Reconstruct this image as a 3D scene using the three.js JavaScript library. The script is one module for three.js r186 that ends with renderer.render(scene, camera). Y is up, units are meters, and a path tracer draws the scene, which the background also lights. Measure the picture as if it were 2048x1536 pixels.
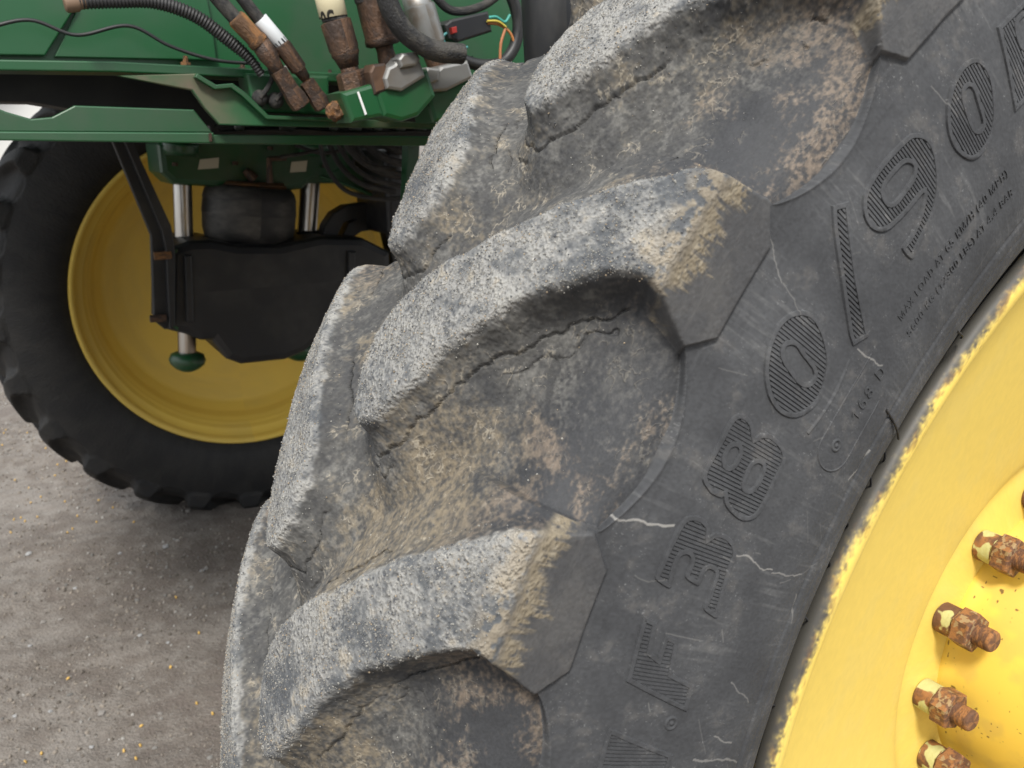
import * as THREE from 'three';
import { mergeGeometries, toCreasedNormals } from 'three/addons/utils/BufferGeometryUtils.js';
import { RoundedBoxGeometry } from 'three/addons/geometries/RoundedBoxGeometry.js';
import { TextGeometry } from 'three/addons/geometries/TextGeometry.js';
import { FontLoader } from 'three/addons/loaders/FontLoader.js';

// ---------------------------------------------------------------- camera, sky, sun, exposure
const W2 = 2048, H2 = 1536, FPX = 1800;                    // photograph size and focal length in its pixels
const HUB_Y = 0.90;                                        // height of the wheel centres above the ground
const scene = new THREE.Scene();
const camera = new THREE.PerspectiveCamera(2 * Math.atan(H2 / 2 / FPX) * 180 / Math.PI, W2 / H2, 0.05, 400);
camera.position.set(-1.0018, 0.5732 + HUB_Y, 0.5360);
camera.rotation.set(-0.26935, -0.52, -0.00315, 'YXZ');
camera.updateMatrixWorld(true);
camera.focus = 0.72; camera.userData.fStop = 15;
const renderer = new THREE.WebGLRenderer({ antialias: true });
renderer.setSize(1024, 768);
renderer.toneMapping = THREE.LinearToneMapping;
renderer.toneMappingExposure = 2.12;
renderer.shadowMap.enabled = true;
{ // overcast sky: brighter overhead, darker to the horizon
  const w = 256, h = 128, d = new Float32Array(w * h * 4);
  for (let j = 0; j < h; j++) for (let i = 0; i < w; i++) {
    const el = ((j + 0.5) / h - 0.5) * Math.PI, s = Math.max(0, Math.sin(el));
    const a = i / w * Math.PI * 2;
    const cl = 1 + 0.06 * Math.sin(a * 3 + el * 5) + 0.04 * Math.sin(a * 7 - el * 9);
    const L = (0.36 + 0.54 * s) * cl, k = (j * w + i) * 4;
    d[k] = L * 0.96; d[k + 1] = L * 1.0; d[k + 2] = L * 1.05; d[k + 3] = 1;
  }
  const t = new THREE.DataTexture(d, w, h, THREE.RGBAFormat, THREE.FloatType);
  t.mapping = THREE.EquirectangularReflectionMapping; t.magFilter = t.minFilter = THREE.LinearFilter; t.needsUpdate = true;
  scene.background = t; scene.environment = t;
}
const sun = new THREE.DirectionalLight(0xfffaf2, 2.0);
sun.position.set(-2.3, 5.7, 3.5); sun.target.position.set(0, 0.9, 0);
sun.castShadow = true; sun.shadow.radius = 22; sun.shadow.mapSize.set(2048, 2048);
Object.assign(sun.shadow.camera, { left: -6, right: 6, top: 6, bottom: -6, near: 0.5, far: 30 });
scene.add(sun, sun.target);

// ---------------------------------------------------------------- helpers
const R = Math.PI / 180, PITCH = 360 / 26;
function rng(seed) { let a = seed >>> 0; return () => { a = (a + 0x6D2B79F5) | 0; let t = Math.imul(a ^ (a >>> 15), 1 | a); t = (t + Math.imul(t ^ (t >>> 7), 61 | t)) ^ t; return ((t ^ (t >>> 14)) >>> 0) / 4294967296; }; }
function hash(ix, iy, s) { let h = Math.imul(ix, 374761393) + Math.imul(iy, 668265263) + Math.imul(s, 974634541); h = Math.imul(h ^ (h >>> 13), 1274126177); h ^= h >>> 16; return (h >>> 0) / 4294967296; }
function vn(x, y, s) { // value noise 0..1
  const ix = Math.floor(x), iy = Math.floor(y); let fx = x - ix, fy = y - iy;
  fx = fx * fx * (3 - 2 * fx); fy = fy * fy * (3 - 2 * fy);
  const a = hash(ix, iy, s), b = hash(ix + 1, iy, s), c = hash(ix, iy + 1, s), d = hash(ix + 1, iy + 1, s);
  return a + (b - a) * fx + (c - a) * fy + (a - b - c + d) * fx * fy;
}
function fbm(x, y, o, s) { let v = 0, a = 0.5, n = 0; for (let i = 0; i < o; i++) { v += a * vn(x, y, s + i); n += a; a *= 0.5; const t = x * 1.6 + y * 1.2; y = y * 1.6 - x * 1.2; x = t; } return v / n; }
function vn3(x, y, z, s) {
  const ix = Math.floor(x), iy = Math.floor(y), iz = Math.floor(z); let fx = x - ix, fy = y - iy, fz = z - iz;
  fx = fx * fx * (3 - 2 * fx); fy = fy * fy * (3 - 2 * fy); fz = fz * fz * (3 - 2 * fz); const s0 = s + iz * 131, s1 = s0 + 131;
  const a = hash(ix, iy, s0), b = hash(ix + 1, iy, s0), c = hash(ix, iy + 1, s0), d = hash(ix + 1, iy + 1, s0), e = hash(ix, iy, s1), f = hash(ix + 1, iy, s1), g = hash(ix, iy + 1, s1), h = hash(ix + 1, iy + 1, s1);
  const p = a + (b - a) * fx + (c - a) * fy + (a - b - c + d) * fx * fy, q = e + (f - e) * fx + (g - e) * fy + (e - f - g + h) * fx * fy; return p + (q - p) * fz;
}
function fbm3(x, y, z, o, s) { let v = 0, a = 0.5, n = 0; for (let i = 0; i < o; i++) { v += a * vn3(x, y, z, s + i * 17); n += a; a *= 0.5; const t = x * 1.6 + y * 1.2; y = y * 1.6 - x * 1.2 + .37; x = t; z = z * 2 + .71; } return v / n; }
const ss = (a, b, x) => { const t = Math.min(1, Math.max(0, (x - a) / (b - a))); return t * t * (3 - 2 * t); };
const mix = (a, b, t) => a + (b - a) * t, clamp = (x, a, b) => Math.min(b, Math.max(a, x));
function lut(xs, ys) { // monotone cubic table
  const n = xs.length, m = [], d = [];
  for (let i = 0; i < n - 1; i++) d.push((ys[i + 1] - ys[i]) / (xs[i + 1] - xs[i]));
  for (let i = 0; i < n; i++) m.push(i === 0 ? d[0] : i === n - 1 ? d[n - 2] : d[i - 1] * d[i] <= 0 ? 0 : 2 * d[i - 1] * d[i] / (d[i - 1] + d[i]));
  return x => {
    if (x <= xs[0]) return ys[0]; if (x >= xs[n - 1]) return ys[n - 1];
    let i = 0; while (x > xs[i + 1]) i++;
    const h = xs[i + 1] - xs[i], t = (x - xs[i]) / h, t2 = t * t, t3 = t2 * t;
    return (2 * t3 - 3 * t2 + 1) * ys[i] + (t3 - 2 * t2 + t) * h * m[i] + (-2 * t3 + 3 * t2) * ys[i + 1] + (t3 - t2) * h * m[i + 1];
  };
}
function dataTex(w, h, fn, srgb) { // fn(i, j, out) writes linear 0..1 values
  const d = new Uint8Array(w * h * 4), o = [0, 0, 0];
  const enc = v => srgb ? (v <= 0.0031308 ? v * 12.92 : 1.055 * Math.pow(v, 1 / 2.4) - 0.055) : v;
  for (let j = 0; j < h; j++) for (let i = 0; i < w; i++) { fn(i, j, o); const k = (j * w + i) * 4; for (let c = 0; c < 3; c++) d[k + c] = clamp(enc(clamp(o[c], 0, 1)) * 255 + 0.5, 0, 255); d[k + 3] = 255; }
  const t = new THREE.DataTexture(d, w, h, THREE.RGBAFormat); t.magFilter = THREE.LinearFilter; t.minFilter = THREE.LinearFilter; t.wrapS = t.wrapT = THREE.RepeatWrapping;
  if (srgb) t.colorSpace = THREE.SRGBColorSpace; t.needsUpdate = true; return t;
}
const lin = (r, g, b) => new THREE.Color().setRGB(r, g, b);
const std = (c, rough, metal = 0, extra = {}) => new THREE.MeshStandardMaterial({ color: c, roughness: rough, metalness: metal, ...extra });
const names = {};
function numbered(n) { const k = names[n] = (names[n] ?? -1) + 1; return k ? `${n}_${String(k).padStart(3, '0')}` : n; }
function put(name, geo, mat, parent, label) {
  const m = new THREE.Mesh(geo, mat); m.name = numbered(name); m.castShadow = m.receiveShadow = true; parent.add(m);
  if (label) m.userData.label = label; return m;
}
function grp(name, parent, label) { const g = new THREE.Group(); g.name = numbered(name); parent.add(g); if (label) g.userData.label = label; return g; }
function geo(pos, nor, uv, idx) {
  const g = new THREE.BufferGeometry(); g.setAttribute('position', new THREE.Float32BufferAttribute(pos, 3));
  if (nor) g.setAttribute('normal', new THREE.Float32BufferAttribute(nor, 3));
  if (uv) g.setAttribute('uv', new THREE.Float32BufferAttribute(uv, 2));
  if (idx) g.setIndex(idx); if (!nor) g.computeVertexNormals(); return g;
}
const camM = new THREE.Matrix3().setFromMatrix4(camera.matrixWorld);
const ray = (px, py) => new THREE.Vector3((px - W2 / 2) / FPX, -(py - H2 / 2) / FPX, -1).applyMatrix3(camM);
// a pixel's point on the upright plane at depth z of the machine
function at(px, py, z) { const v = ray(px, py), t = (z - camera.position.z) / v.z; return v.multiplyScalar(t).add(camera.position); }
function onGround(px, py, y = 0) { const v = ray(px, py), t = (y - camera.position.y) / v.y; return v.multiplyScalar(t).add(camera.position); }
const mpp = (px, py, z) => at(px + 1, py, z).distanceTo(at(px, py, z));  // metres per photograph pixel there

const sprayer = new THREE.Group(); sprayer.name = 'sprayer'; scene.add(sprayer);
sprayer.userData = { label: 'green and yellow farm sprayer with muddy tyres standing on a gravel yard', category: 'sprayer' };
// ---------------------------------------------------------------- tyre section (millimetres along the section v, radius and half width in metres)
const Lr = lut([0, 40, 80, 120, 150, 172, 182, 190, 215, 240, 250], [.921, .919, .914, .904, .893, .882, .8755, .868, .843, .818, .809]);
const Lz = lut([0, 40, 80, 120, 150, 172, 182, 190, 215, 240, 250], [0, .040, .080, .120, .149, .170, .1772, .1798, .1797, .1797, .1790]);
const Kr = lut([0, 40, 80, 120, 150, 172, 190, 205, 225, 247], [.879, .877, .872, .864, .855, .8475, .8405, .8345, .825, .8100]);
const Kz = lut([0, 40, 80, 120, 150, 172, 190, 205, 225, 247], [0, .034, .067, .098, .121, .1375, .1500, .159, .1682, .1742]);
const WZ = lut([.58, .592, .603, .612, .625, .64, .66, .69, .72, .76, .79, .817, .834, .86, .88], [.138, .141, .146, .154, .167, .177, .184, .1895, .1905, .187, .182, .1765, .176, .172, .168]);
const V_END = 472, Wr = v => .817 - (v - 240) / 1000;
// tread bar outline: angle in degrees from the bar's datum, v in mm
const BAR = [[13.8, 24], [12.4, 14], [10.8, 11], [9, 22], [7.8, 40], [6.4, 66], [4.85, 97], [3.3, 128], [2.1, 150], [1.1, 172], [.75, 186], [.1, 223], [1.3, 241], [5.4, 241], [6.4, 223], [5.1, 184], [5.1, 176], [5.5, 162], [6.2, 147], [7.3, 128], [8, 115], [9.1, 98], [10.6, 81], [11.7, 71], [12.7, 60], [13.6, 50], [14.15, 38]];
const MMD = 15.7, BAR0 = 139.7;
const GX = 218, GY = 350, PW = PITCH * MMD, GV0 = -80;      // distance grid over one pitch, v from -80 to 270 at 1 mm
const bd = new Float32Array(GX * GY);
{
  const P = []; for (const o of [-1, 0, 1]) P.push(BAR.map(([a, v]) => [(a + o * PITCH) * MMD, v]));
  for (let j = 0; j < GY; j++) for (let i = 0; i < GX; i++) {
    const x = (i + .5) / GX * PW, y = GV0 + (j + .5); let best = 1e9;
    for (const p of P) {
      let ins = false, dm = 1e9;
      for (let k = 0, l = p.length - 1; k < p.length; l = k++) {
        const [ax, ay] = p[l], [bx, by] = p[k];
        if ((ay > y) !== (by > y) && x < (bx - ax) * (y - ay) / (by - ay) + ax) ins = !ins;
        const ex = bx - ax, ey = by - ay, t = clamp(((x - ax) * ex + (y - ay) * ey) / (ex * ex + ey * ey), 0, 1);
        const dx = x - ax - t * ex, dy = y - ay - t * ey; dm = Math.min(dm, dx * dx + dy * dy);
      }
      dm = Math.sqrt(dm); best = Math.min(best, ins ? -dm : dm);
    }
    bd[j * GX + i] = best;
  }
}
function barDist(phi, v) { // signed distance (mm) to the near-side bars
  if (v < GV0 + 1) return 80;
  if (v > 268) return 60;
  let x = ((phi - BAR0) / PITCH % 1 + 1) % 1 * GX - .5, y = v - GV0 - .5;
  const j = clamp(Math.floor(y), 0, GY - 2), fy = y - j, i0 = Math.floor(x), fx = x - i0, a = (i0 + GX) % GX, b = (i0 + 1) % GX;
  return mix(mix(bd[j * GX + a], bd[j * GX + b], fx), mix(bd[(j + 1) * GX + a], bd[(j + 1) * GX + b], fx), fy);
}
const FLANK = lut([-5, -2.5, -.5, 1.5, 4, 7, 11, 16, 22, 30, 42, 56, 72], [1, .994, .972, .905, .79, .68, .57, .48, .40, .30, .16, .06, 0]);
const FLANK2 = lut([-5, -2.5, -.5, 1.5, 4, 7, 11, 17, 26, 40, 60], [1, .994, .97, .88, .68, .44, .28, .18, .10, .04, 0]);
const out = { r: 0, z: 0, h: 0, d: 0, near: true, low: false, k: 0, arc: 0, va: 0 };
// the tyre surface at angle phi (deg) and section coordinate v (mm); rough > 0 adds wear and cracks
function tyreAt(phi, v, rough) {
  const X = phi * MMD, av = Math.abs(v);
  let wx = 0, wy = 0;
  if (rough) { wx = (fbm(X / 22, v / 22, 3, 11) - .5) * 5 + (vn(X / 4, v / 4, 15) - .5) * 1.6; wy = (fbm(X / 22, v / 22, 3, 21) - .5) * 5; }
  let other = false; const near = v >= 0, ph = near ? phi : phi - PITCH / 2;
  const fade = 1 - ss(178, 200, av) * .85;
  let d = barDist(ph + wx * fade / MMD, av + wy * fade); const d2 = av < 72 ? barDist((near ? phi - PITCH / 2 : phi) + wx / MMD, -av + wy) : 99;
  // carcass: pocket floor between the bars, then the sidewall beyond the arc
  const q = ((ph - BAR0) / PITCH % 1 + 1) % 1 * PITCH, t = (q - 6.4) / (PITCH + .1 - 6.4);
  const va = t > 0 && t < 1 ? 223 + 24 * Math.pow(Math.sin(Math.PI * t), .75) : 218;
  const s = ss(va - 1.3, va + 1.3, av);
  let cr, cz;
  if (av < 200) { cr = Kr(av); cz = Kz(av); }
  else { const wr = Wr(av), wz = WZ(wr); cr = mix(Kr(av), wr, s); cz = mix(Kz(av), wz, s); }
  if (rough && av > 215 && t > 0 && t < 1) cz += .0009 * Math.exp(-((av - va - 1.5) ** 2) / 2.2);
  let lr, lz; if (av < 250) { lr = Lr(av); lz = Lz(av); } else { lr = cr; lz = cz; }
  const hg = Math.hypot(lr - cr, lz - cz) * 1000;
  const mid = 14.6 - .058 * av, low = q > mid && q < mid + 6 ? true : q > mid;
  const fs = Math.max(.07, Math.min(1, hg / 44)), dd = d / (d > 0 ? fs : hg > 18 ? .95 : .35), sw = low ? ss(85, 150, av) : ss(150, 185, av) * .7;
  let h = av < 250 ? (sw > 0 ? mix(FLANK(dd), FLANK2(dd), sw) : FLANK(dd)) : 0;
  if (d2 < 70) { const h2 = FLANK(d2 / (d2 > 0 ? fs : .95)), k = .12, m = Math.max(k - Math.abs(h - h2), 0) / k; h = Math.min(1, Math.max(h, h2) + (h > .02 && h2 > .02 ? m * m * k * .25 : 0)); if (d2 < d) { d = d2; other = true; } }
  let r = mix(cr, lr, h), z = mix(cz, lz, h);
  // wear, lumps and split rubber
  let nr = lr - cr, nz = lz - cz; { const l = Math.hypot(nr, nz) || 1; if (hg > 4) { nr /= l; nz /= l; } else { nr = 0; nz = 1; } }
  let e = 0, crack = 0; const Hh = h * hg;
  if (rough) {
    const tread = rough > 1 ? 0 : 1 - ss(196, 225, av);
    if (tread > 0) e += tread * ((fbm3(X / 26, v / 26, Hh / 26, 3, 31) - .5) * 1.7 + (fbm3(X / 7, v / 7, Hh / 7, 2, 41) - .5) * 1.0 * (.3 + h * h));
    if (rough < 2) e += (fbm(X / 40, v / 60, 2, 51) - .5) * .8 * (1 - tread);
    if (hg > 20 && av < 176) { // splits along the foot of the bars
      const wob = (fbm(X / 15, v / 15, 3, 61) - .5) * 12 + (vn(X / 3.5, v / 3.5, 63) - .5) * 2, dc = d / fs;
      const c0 = (low ? 14 : 15) + wob * .75, w = .38 + .42 * vn(X / 34, v / 34, 66), on = ss(low || !near ? .34 : .6, low || !near ? .46 : .7, vn(X / 50, v / 50, 64));
      crack = on * Math.exp(-((dc - c0) ** 2) / (w * w));
      const c1 = (low ? 25 : 25) + wob * 1.6; crack = Math.max(crack,   .6 * ss(.66, .74, vn(X / 22, v / 22, 68)) * Math.exp(-((dc - c1) ** 2) / .7));
      e -= crack * 2.6;
    }
    if (av > 236) { // thin mould line and bead rings on the sidewall
      const rr = Wr(av) * 1000;
      e += .35 * ss(-.6, .6, rr - 804.6) * (1 - ss(0, 10, av - 242) * 0) * (h < .01 && s > .9 ? 1 : 0);
      e -= .9 * Math.exp(-((rr - 664) ** 2) / .9) + .6 * Math.exp(-((rr - 652) ** 2) / 1.2) + .5 * Math.exp(-((rr - 640) ** 2) / .8) + 1.1 * Math.exp(-((rr - 622) ** 2) / 2.5);
      e += .5 * ss(664, 662, rr);
    }
  }
  out.r = r + nr * e / 1000; out.z = (z + nz * e / 1000) * (near ? 1 : -1); out.h = h; out.d = d; out.near = near; out.low = low; out.va = va; out.q = q; out.hg = hg; out.crack = crack;
  const po = other ? (near ? phi - PITCH / 2 : phi) : ph, qo = ((po - BAR0) / PITCH % 1 + 1) % 1 * PITCH; out.k = Math.floor((po - BAR0) / PITCH) - (qo < 2.4 && av < 100 ? 1 : 0); out.own = other ? !near : near;
  return out;
}
// ---------------------------------------------------------------- tyre textures: rubber, dust, mud and sand over the stretch of tyre in view
const PHI0 = 117, PHIN = 58, V0 = -216, VN = V_END + 216, TW = 2048, TH = 1536;
const bumpA = new Float32Array(TW * TH), roughA = new Float32Array(TW * TH);
function scratch(x, y, x0, y0, x1, y1, w, seed, wig) { // wandering line, 0..1
  const ex = x1 - x0, ey = y1 - y0, L = Math.hypot(ex, ey), t = ((x - x0) * ex + (y - y0) * ey) / (L * L);
  if (t < 0 || t > 1) return 0;
  const n = ((x - x0) * ey - (y - y0) * ex) / L + (fbm(t * L / 12, seed, 3, seed) - .5) * wig + (vn(t * L / 1.5, seed, seed + 5) - .5) * .5 * Math.min(1, wig / 3);
  const ww = w * (.5 + vn(t * L / 4, 3, seed + 9));
  return Math.abs(n) < ww ? 1 : Math.abs(n) < ww + .5 ? 1 - (Math.abs(n) - ww) / .5 : 0;
}
const SCR = [];
{ // scuffs on the sidewall: [phi, v] to [phi, v], half width mm, paleness
  const Q = (p0, r0, p1, r1, w, a) => SCR.push([p0 * MMD * .84, 240 + (817 - r0), p1 * MMD * .84, 240 + (817 - r1), w, a, SCR.length * 7 + 100]);
  Q(152.9, 832, 152.4, 786, .38, .75); Q(152.45, 739, 152.75, 704, .3, .65); Q(152.75, 704, 152.5, 672, .25, .5);
  Q(140.3, 826, 141.6, 796, .18, .35); Q(141.6, 796, 142.6, 770, .12, .25); Q(141.6, 728, 141.2, 700, .35, .55); Q(146.9, 670, 144.8, 662, .35, .6);
  Q(162.6, 712, 163.3, 664, .5, .45); Q(161.5, 700, 162, 680, .3, .5); Q(153.5, 668, 155.2, 660, .5, .4); Q(158.5, 700, 159.8, 676, .3, .35);
  const r = rng(5); for (let i = 0; i < 34; i++) { const p = 120 + r() * 50, q = 650 + r() * 165, a = r() * 6.28, l = 4 + r() * 26; Q(p, q, p + Math.cos(a) * l / 13, q + Math.sin(a) * l, (.08 + r() * .1), .08 + r() * .2); }
}
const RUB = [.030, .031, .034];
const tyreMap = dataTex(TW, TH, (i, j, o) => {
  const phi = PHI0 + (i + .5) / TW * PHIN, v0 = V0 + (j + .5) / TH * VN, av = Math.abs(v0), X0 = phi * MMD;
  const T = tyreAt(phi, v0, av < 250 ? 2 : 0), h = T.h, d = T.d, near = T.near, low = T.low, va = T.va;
  const k = j * TW + i;
  const X = X0, v = v0, Hh = T.h * T.hg, side = av > va - 2 && h < .3 || av > 243;
  const N3 = (k, o, s) => side ? fbm(X / k, v / k, o, s) : fbm3(X / k, v / k, Hh / k, o, s);
  const f1 = N3(55, 4, 201), f2 = N3(17, 4, 211), f3 = N3(5, 3, 221), g1 = side ? vn(X / 1.7, v / 1.7, 231) : vn3(X / 1.7, v / 1.7, Hh / 1.7, 231), g2 = side ? vn(X / .9, v / .9, 241) : vn3(X / .9, v / .9, Hh / .9, 241);
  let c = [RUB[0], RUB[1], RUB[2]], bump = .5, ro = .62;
  const to = (r, g, b, t) => { t = clamp(t, 0, 1); c[0] = mix(c[0], r, t); c[1] = mix(c[1], g, t); c[2] = mix(c[2], b, t); };
  if (side) { // sidewall: rubber greyed by dust
    const Xs = X * .84;
    to(.072, .074, .078, .34 + .75 * (f1 - .42) + .5 * (f2 - .5));
    to(.118, .110, .102, .36 * ss(.54, .78, f2) * ss(.35, .7, f3));
    to(.14, .139, .138, .30 * ss(.55, .8, fbm(Xs / 3, v / 30, 3, 251)) * ss(.4, .65, f1));
    to(.20, .2, .2, .5 * ss(.86, .96, g2) * ss(.5, .6, f2));
    c[0] *= .86 + .28 * g1; c[1] *= .86 + .28 * g1; c[2] *= .86 + .28 * g1;
    let sc = 0, dk = 0; for (const q of SCR) { if (Math.abs(Xs - (q[0] + q[2]) / 2) > Math.abs(q[0] - q[2]) / 2 + 8 || Math.abs(v - (q[1] + q[3]) / 2) > Math.abs(q[1] - q[3]) / 2 + 8) continue; sc = Math.max(sc, q[5] * scratch(Xs, v, q[0], q[1], q[2], q[3], q[4], q[6], q[6] < 178 ? 6 : 1.2)); }
    to(.28, .268, .25, sc);
    if (av > 430) to(.05, .05, .05, .35);
    bump += (f3 - .5) * .10 + (g1 - .5) * .05 + (f2 - .5) * .12 + sc * .05; ro = .70 + .2 * f2 + .1 * f3;
  } else {
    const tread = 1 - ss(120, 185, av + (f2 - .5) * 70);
    // pockets and flanks: rubber under a film of silt, with sparse ochre and brown crusts
    const flow = fbm3(X / 9 + f2 * 3, v / 9, Hh / 9, 4, 261), fine1 = N3(2.6, 3, 265), big = N3(80, 3, 267);
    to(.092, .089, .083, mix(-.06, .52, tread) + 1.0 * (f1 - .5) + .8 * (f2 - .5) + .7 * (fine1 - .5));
    to(.150, .146, .136, .7 * ss(.46, .70, flow * .6 + fine1 * .4) * mix(.2, 1, tread) * ss(.36, .6, f1));
    to(.205, .165, .110, .75 * ss(.46, .66, big * .5 + f2 * .3 + fine1 * .2) * mix(.12, 1, tread) * (.3 + .7 * ss(.3, .7, fine1 * .7 + f3 * .3)));
    to(.170, .132, .100, (1 - tread) * .8 * ss(.45, .64, big * .45 + f2 * .3 + fine1 * .25) * (.2 + .8 * ss(.3, .68, f3 * .4 + fine1 * .6)));
    const rid = 1 - Math.abs(2 * fbm3(X / 8 + f2 * 3, v / 8 + f1 * 3, Hh / 8, 4, 271) - 1);
    to(.34, .30, .235, .55 * ss(.94, .985, rid) * ss(.5, .64, f2) * mix(.3, 1, tread));
    { const m = .74 + .52 * (g1 * .5 + g2 * .5); c[0] *= m; c[1] *= m; c[2] *= m; }
    bump += (f3 - .5) * mix(.12, .26, tread) + (g1 - .5) * .15 * (.2 + tread) + (g2 - .5) * mix(.04, .10, tread) + ss(.93, .985, rid) * .12 * ss(.5, .64, f2) + (flow - .5) * .3 * (.2 + tread) - T.crack * .4;
    ro = mix(.74, .95, tread);
    // bar tops: caked grey sand over blue-grey rubber
    const face = ss(186, 196, av + (f2 - .5) * 14);
    const top = ss(.80, .93, h + (f3 - .5) * .22) * (1 - face);
    if (top > 0) {
      const cov = ss(.26, .66, f2 * .6 + f3 * .4 + (g1 - .5) * .2 + (f1 - .5) * .55);
      let a = [mix(.076, .258, cov), mix(.081, .253, cov), mix(.087, .240, cov)];
      const och = ss(.60, .70, f2) * ss(.45, .6, f3) * .6; a = [mix(a[0], .28, och), mix(a[1], .24, och), mix(a[2], .18, och)];
      const gr = ss(.70, .9, g2) * .42, gd = ss(.30, .14, g1) * .5;
      a = a.map((x, n) => mix(mix(x, [.50, .475, .42][n], gr * cov), [.045, .048, .054][n], gd));
      const sh = ss(166, 184, av + (f2 - .5) * 10) * ss(.38, .5, f3); a = [mix(a[0], .27, sh * .6), mix(a[1], .22, sh * .6), mix(a[2], .15, sh * .6)];
      to(a[0], a[1], a[2], top);
      bump = mix(bump, .5 + (f3 - .5) * .5 + (g1 - .5) * .5 * (.4 + cov) + (g2 - .5) * .38 * (.3 + cov), top); ro = mix(ro, .97, top);
    }
    if (face > 0 && h > .3) { // outer end of the bar: rubber with an ochre fringe of dried mud running down from the shoulder
      const st = fbm(X / 2.2, v / 13, 4, 291), edge = 202 + (st - .5) * 26 + (fbm(X / 15, v / 40, 3, 295) - .5) * 46;
      c = mixArr(c, [.058, .058, .060], face * .92); to(.088, .086, .084, face * .5 * ss(.42, .7, f2));
      const fr = face * ss(edge + 6, edge - 7, av) * ss(.34, .56, fine1 * .6 + st * .4 + (204 - av) * .012);
      to(.21, .172, .115, fr * .8); to(.29, .255, .195, fr * .5 * ss(.55, .75, f3));
      c[0] *= .85 + .3 * g1; c[1] *= .85 + .3 * g1; c[2] *= .85 + .3 * g1;
      bump = mix(bump, .5 + (f3 - .5) * .12 + fr * .07 + (g1 - .5) * (.05 + .3 * fr), face); ro = mix(ro, mix(.58, .92, fr), face);
    }
  }
  bumpA[k] = clamp(bump, 0, 1); roughA[k] = clamp(ro, .3, 1);
  o[0] = c[0]; o[1] = c[1]; o[2] = c[2];
}, true);
function mixArr(a, b, t) { return [mix(a[0], b[0], t), mix(a[1], b[1], t), mix(a[2], b[2], t)]; }
const tyreBump = dataTex(TW, TH, (i, j, o) => { o[0] = o[1] = o[2] = bumpA[j * TW + i]; });
const tyreRough = dataTex(TW, TH, (i, j, o) => { o[0] = 0; o[1] = roughA[j * TW + i]; o[2] = 0; });
for (const t of [tyreMap, tyreBump, tyreRough]) t.wrapS = t.wrapT = THREE.ClampToEdgeWrapping;
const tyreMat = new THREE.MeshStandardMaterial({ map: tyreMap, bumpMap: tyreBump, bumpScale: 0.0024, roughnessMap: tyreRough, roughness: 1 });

// ---------------------------------------------------------------- tyre meshes
function rows(fine) { // v values
  const v = []; if (fine) { for (let x = -216; x < -190; x += 3) v.push(x); for (let x = -190; x < 252; x += 1.0) v.push(x); for (let x = 252; x <= V_END; x += 1.6) v.push(x); }
  else { for (let x = -V_END; x < -250; x += 16) v.push(x); for (let x = -250; x < 250; x += 6) v.push(x); for (let x = 250; x <= V_END; x += 16) v.push(x); v.push(V_END); }
  return v;
}
function sheet(p0, p1, dp, vs, rough, uOf) {
  const n = Math.round((p1 - p0) / dp), m = vs.length, pos = new Float32Array((n + 1) * m * 3), nor = new Float32Array(pos.length), uv = new Float32Array((n + 1) * m * 2), hh = new Float32Array((n + 1) * m), kk = new Int16Array((n + 1) * m);
  for (let i = 0; i <= n; i++) { const phi = p0 + (p1 - p0) * i / n, c = Math.cos(phi * R), s = Math.sin(phi * R);
    for (let j = 0; j < m; j++) { const T = tyreAt(phi, vs[j], rough), k = i * m + j;
      pos[k * 3] = T.r * c; pos[k * 3 + 1] = T.r * s; pos[k * 3 + 2] = T.z; hh[k] = Math.abs(vs[j]) < 243 ? T.h : 0; kk[k] = T.own ? T.k * 2 : T.k * 2 + 1;
      uv[k * 2] = uOf(phi); uv[k * 2 + 1] = clamp((vs[j] - V0) / VN, 0.0005, .9995); } }
  const a = new THREE.Vector3(), b = new THREE.Vector3(), g = (i, j, t) => t.fromArray(pos, (clamp(i, 0, n) * m + clamp(j, 0, m - 1)) * 3);
  const p = new THREE.Vector3(), q = new THREE.Vector3();
  for (let i = 0; i <= n; i++) for (let j = 0; j < m; j++) { a.copy(g(i + 1, j, p)).sub(g(i - 1, j, q)); b.copy(g(i, j + 1, p)).sub(g(i, j - 1, q)); b.cross(a).multiplyScalar(-1).normalize(); b.toArray(nor, (i * m + j) * 3); }
  return { n, m, pos, nor, uv, hh, kk };
}
function pick(S, quads) { // compact geometry from a list of grid cells
  const map = new Map(), pos = [], nor = [], uv = [], idx = [];
  const id = k => { let r = map.get(k); if (r === undefined) { r = pos.length / 3; map.set(k, r); pos.push(S.pos[k * 3], S.pos[k * 3 + 1], S.pos[k * 3 + 2]); nor.push(S.nor[k * 3], S.nor[k * 3 + 1], S.nor[k * 3 + 2]); uv.push(S.uv[k * 2], S.uv[k * 2 + 1]); } return r; };
  for (const [i, j] of quads) { const a = id(i * S.m + j), b = id((i + 1) * S.m + j), c = id((i + 1) * S.m + j + 1), d = id(i * S.m + j + 1); idx.push(a, b, d, b, c, d); }
  return geo(pos, nor, uv, idx);
}
const wheel = grp('wheel', sprayer, 'close muddy wheel with raised lettering on its sidewall'); wheel.position.set(0, HUB_Y, 0);
const fineP0 = PHI0 - .5 * PITCH, fineP1 = PHI0 + 5 * PITCH;
const fine = sheet(fineP0, fineP1, .066, rows(true), 1, p => clamp((p - PHI0) / PHIN, .0005, .9995));
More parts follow.
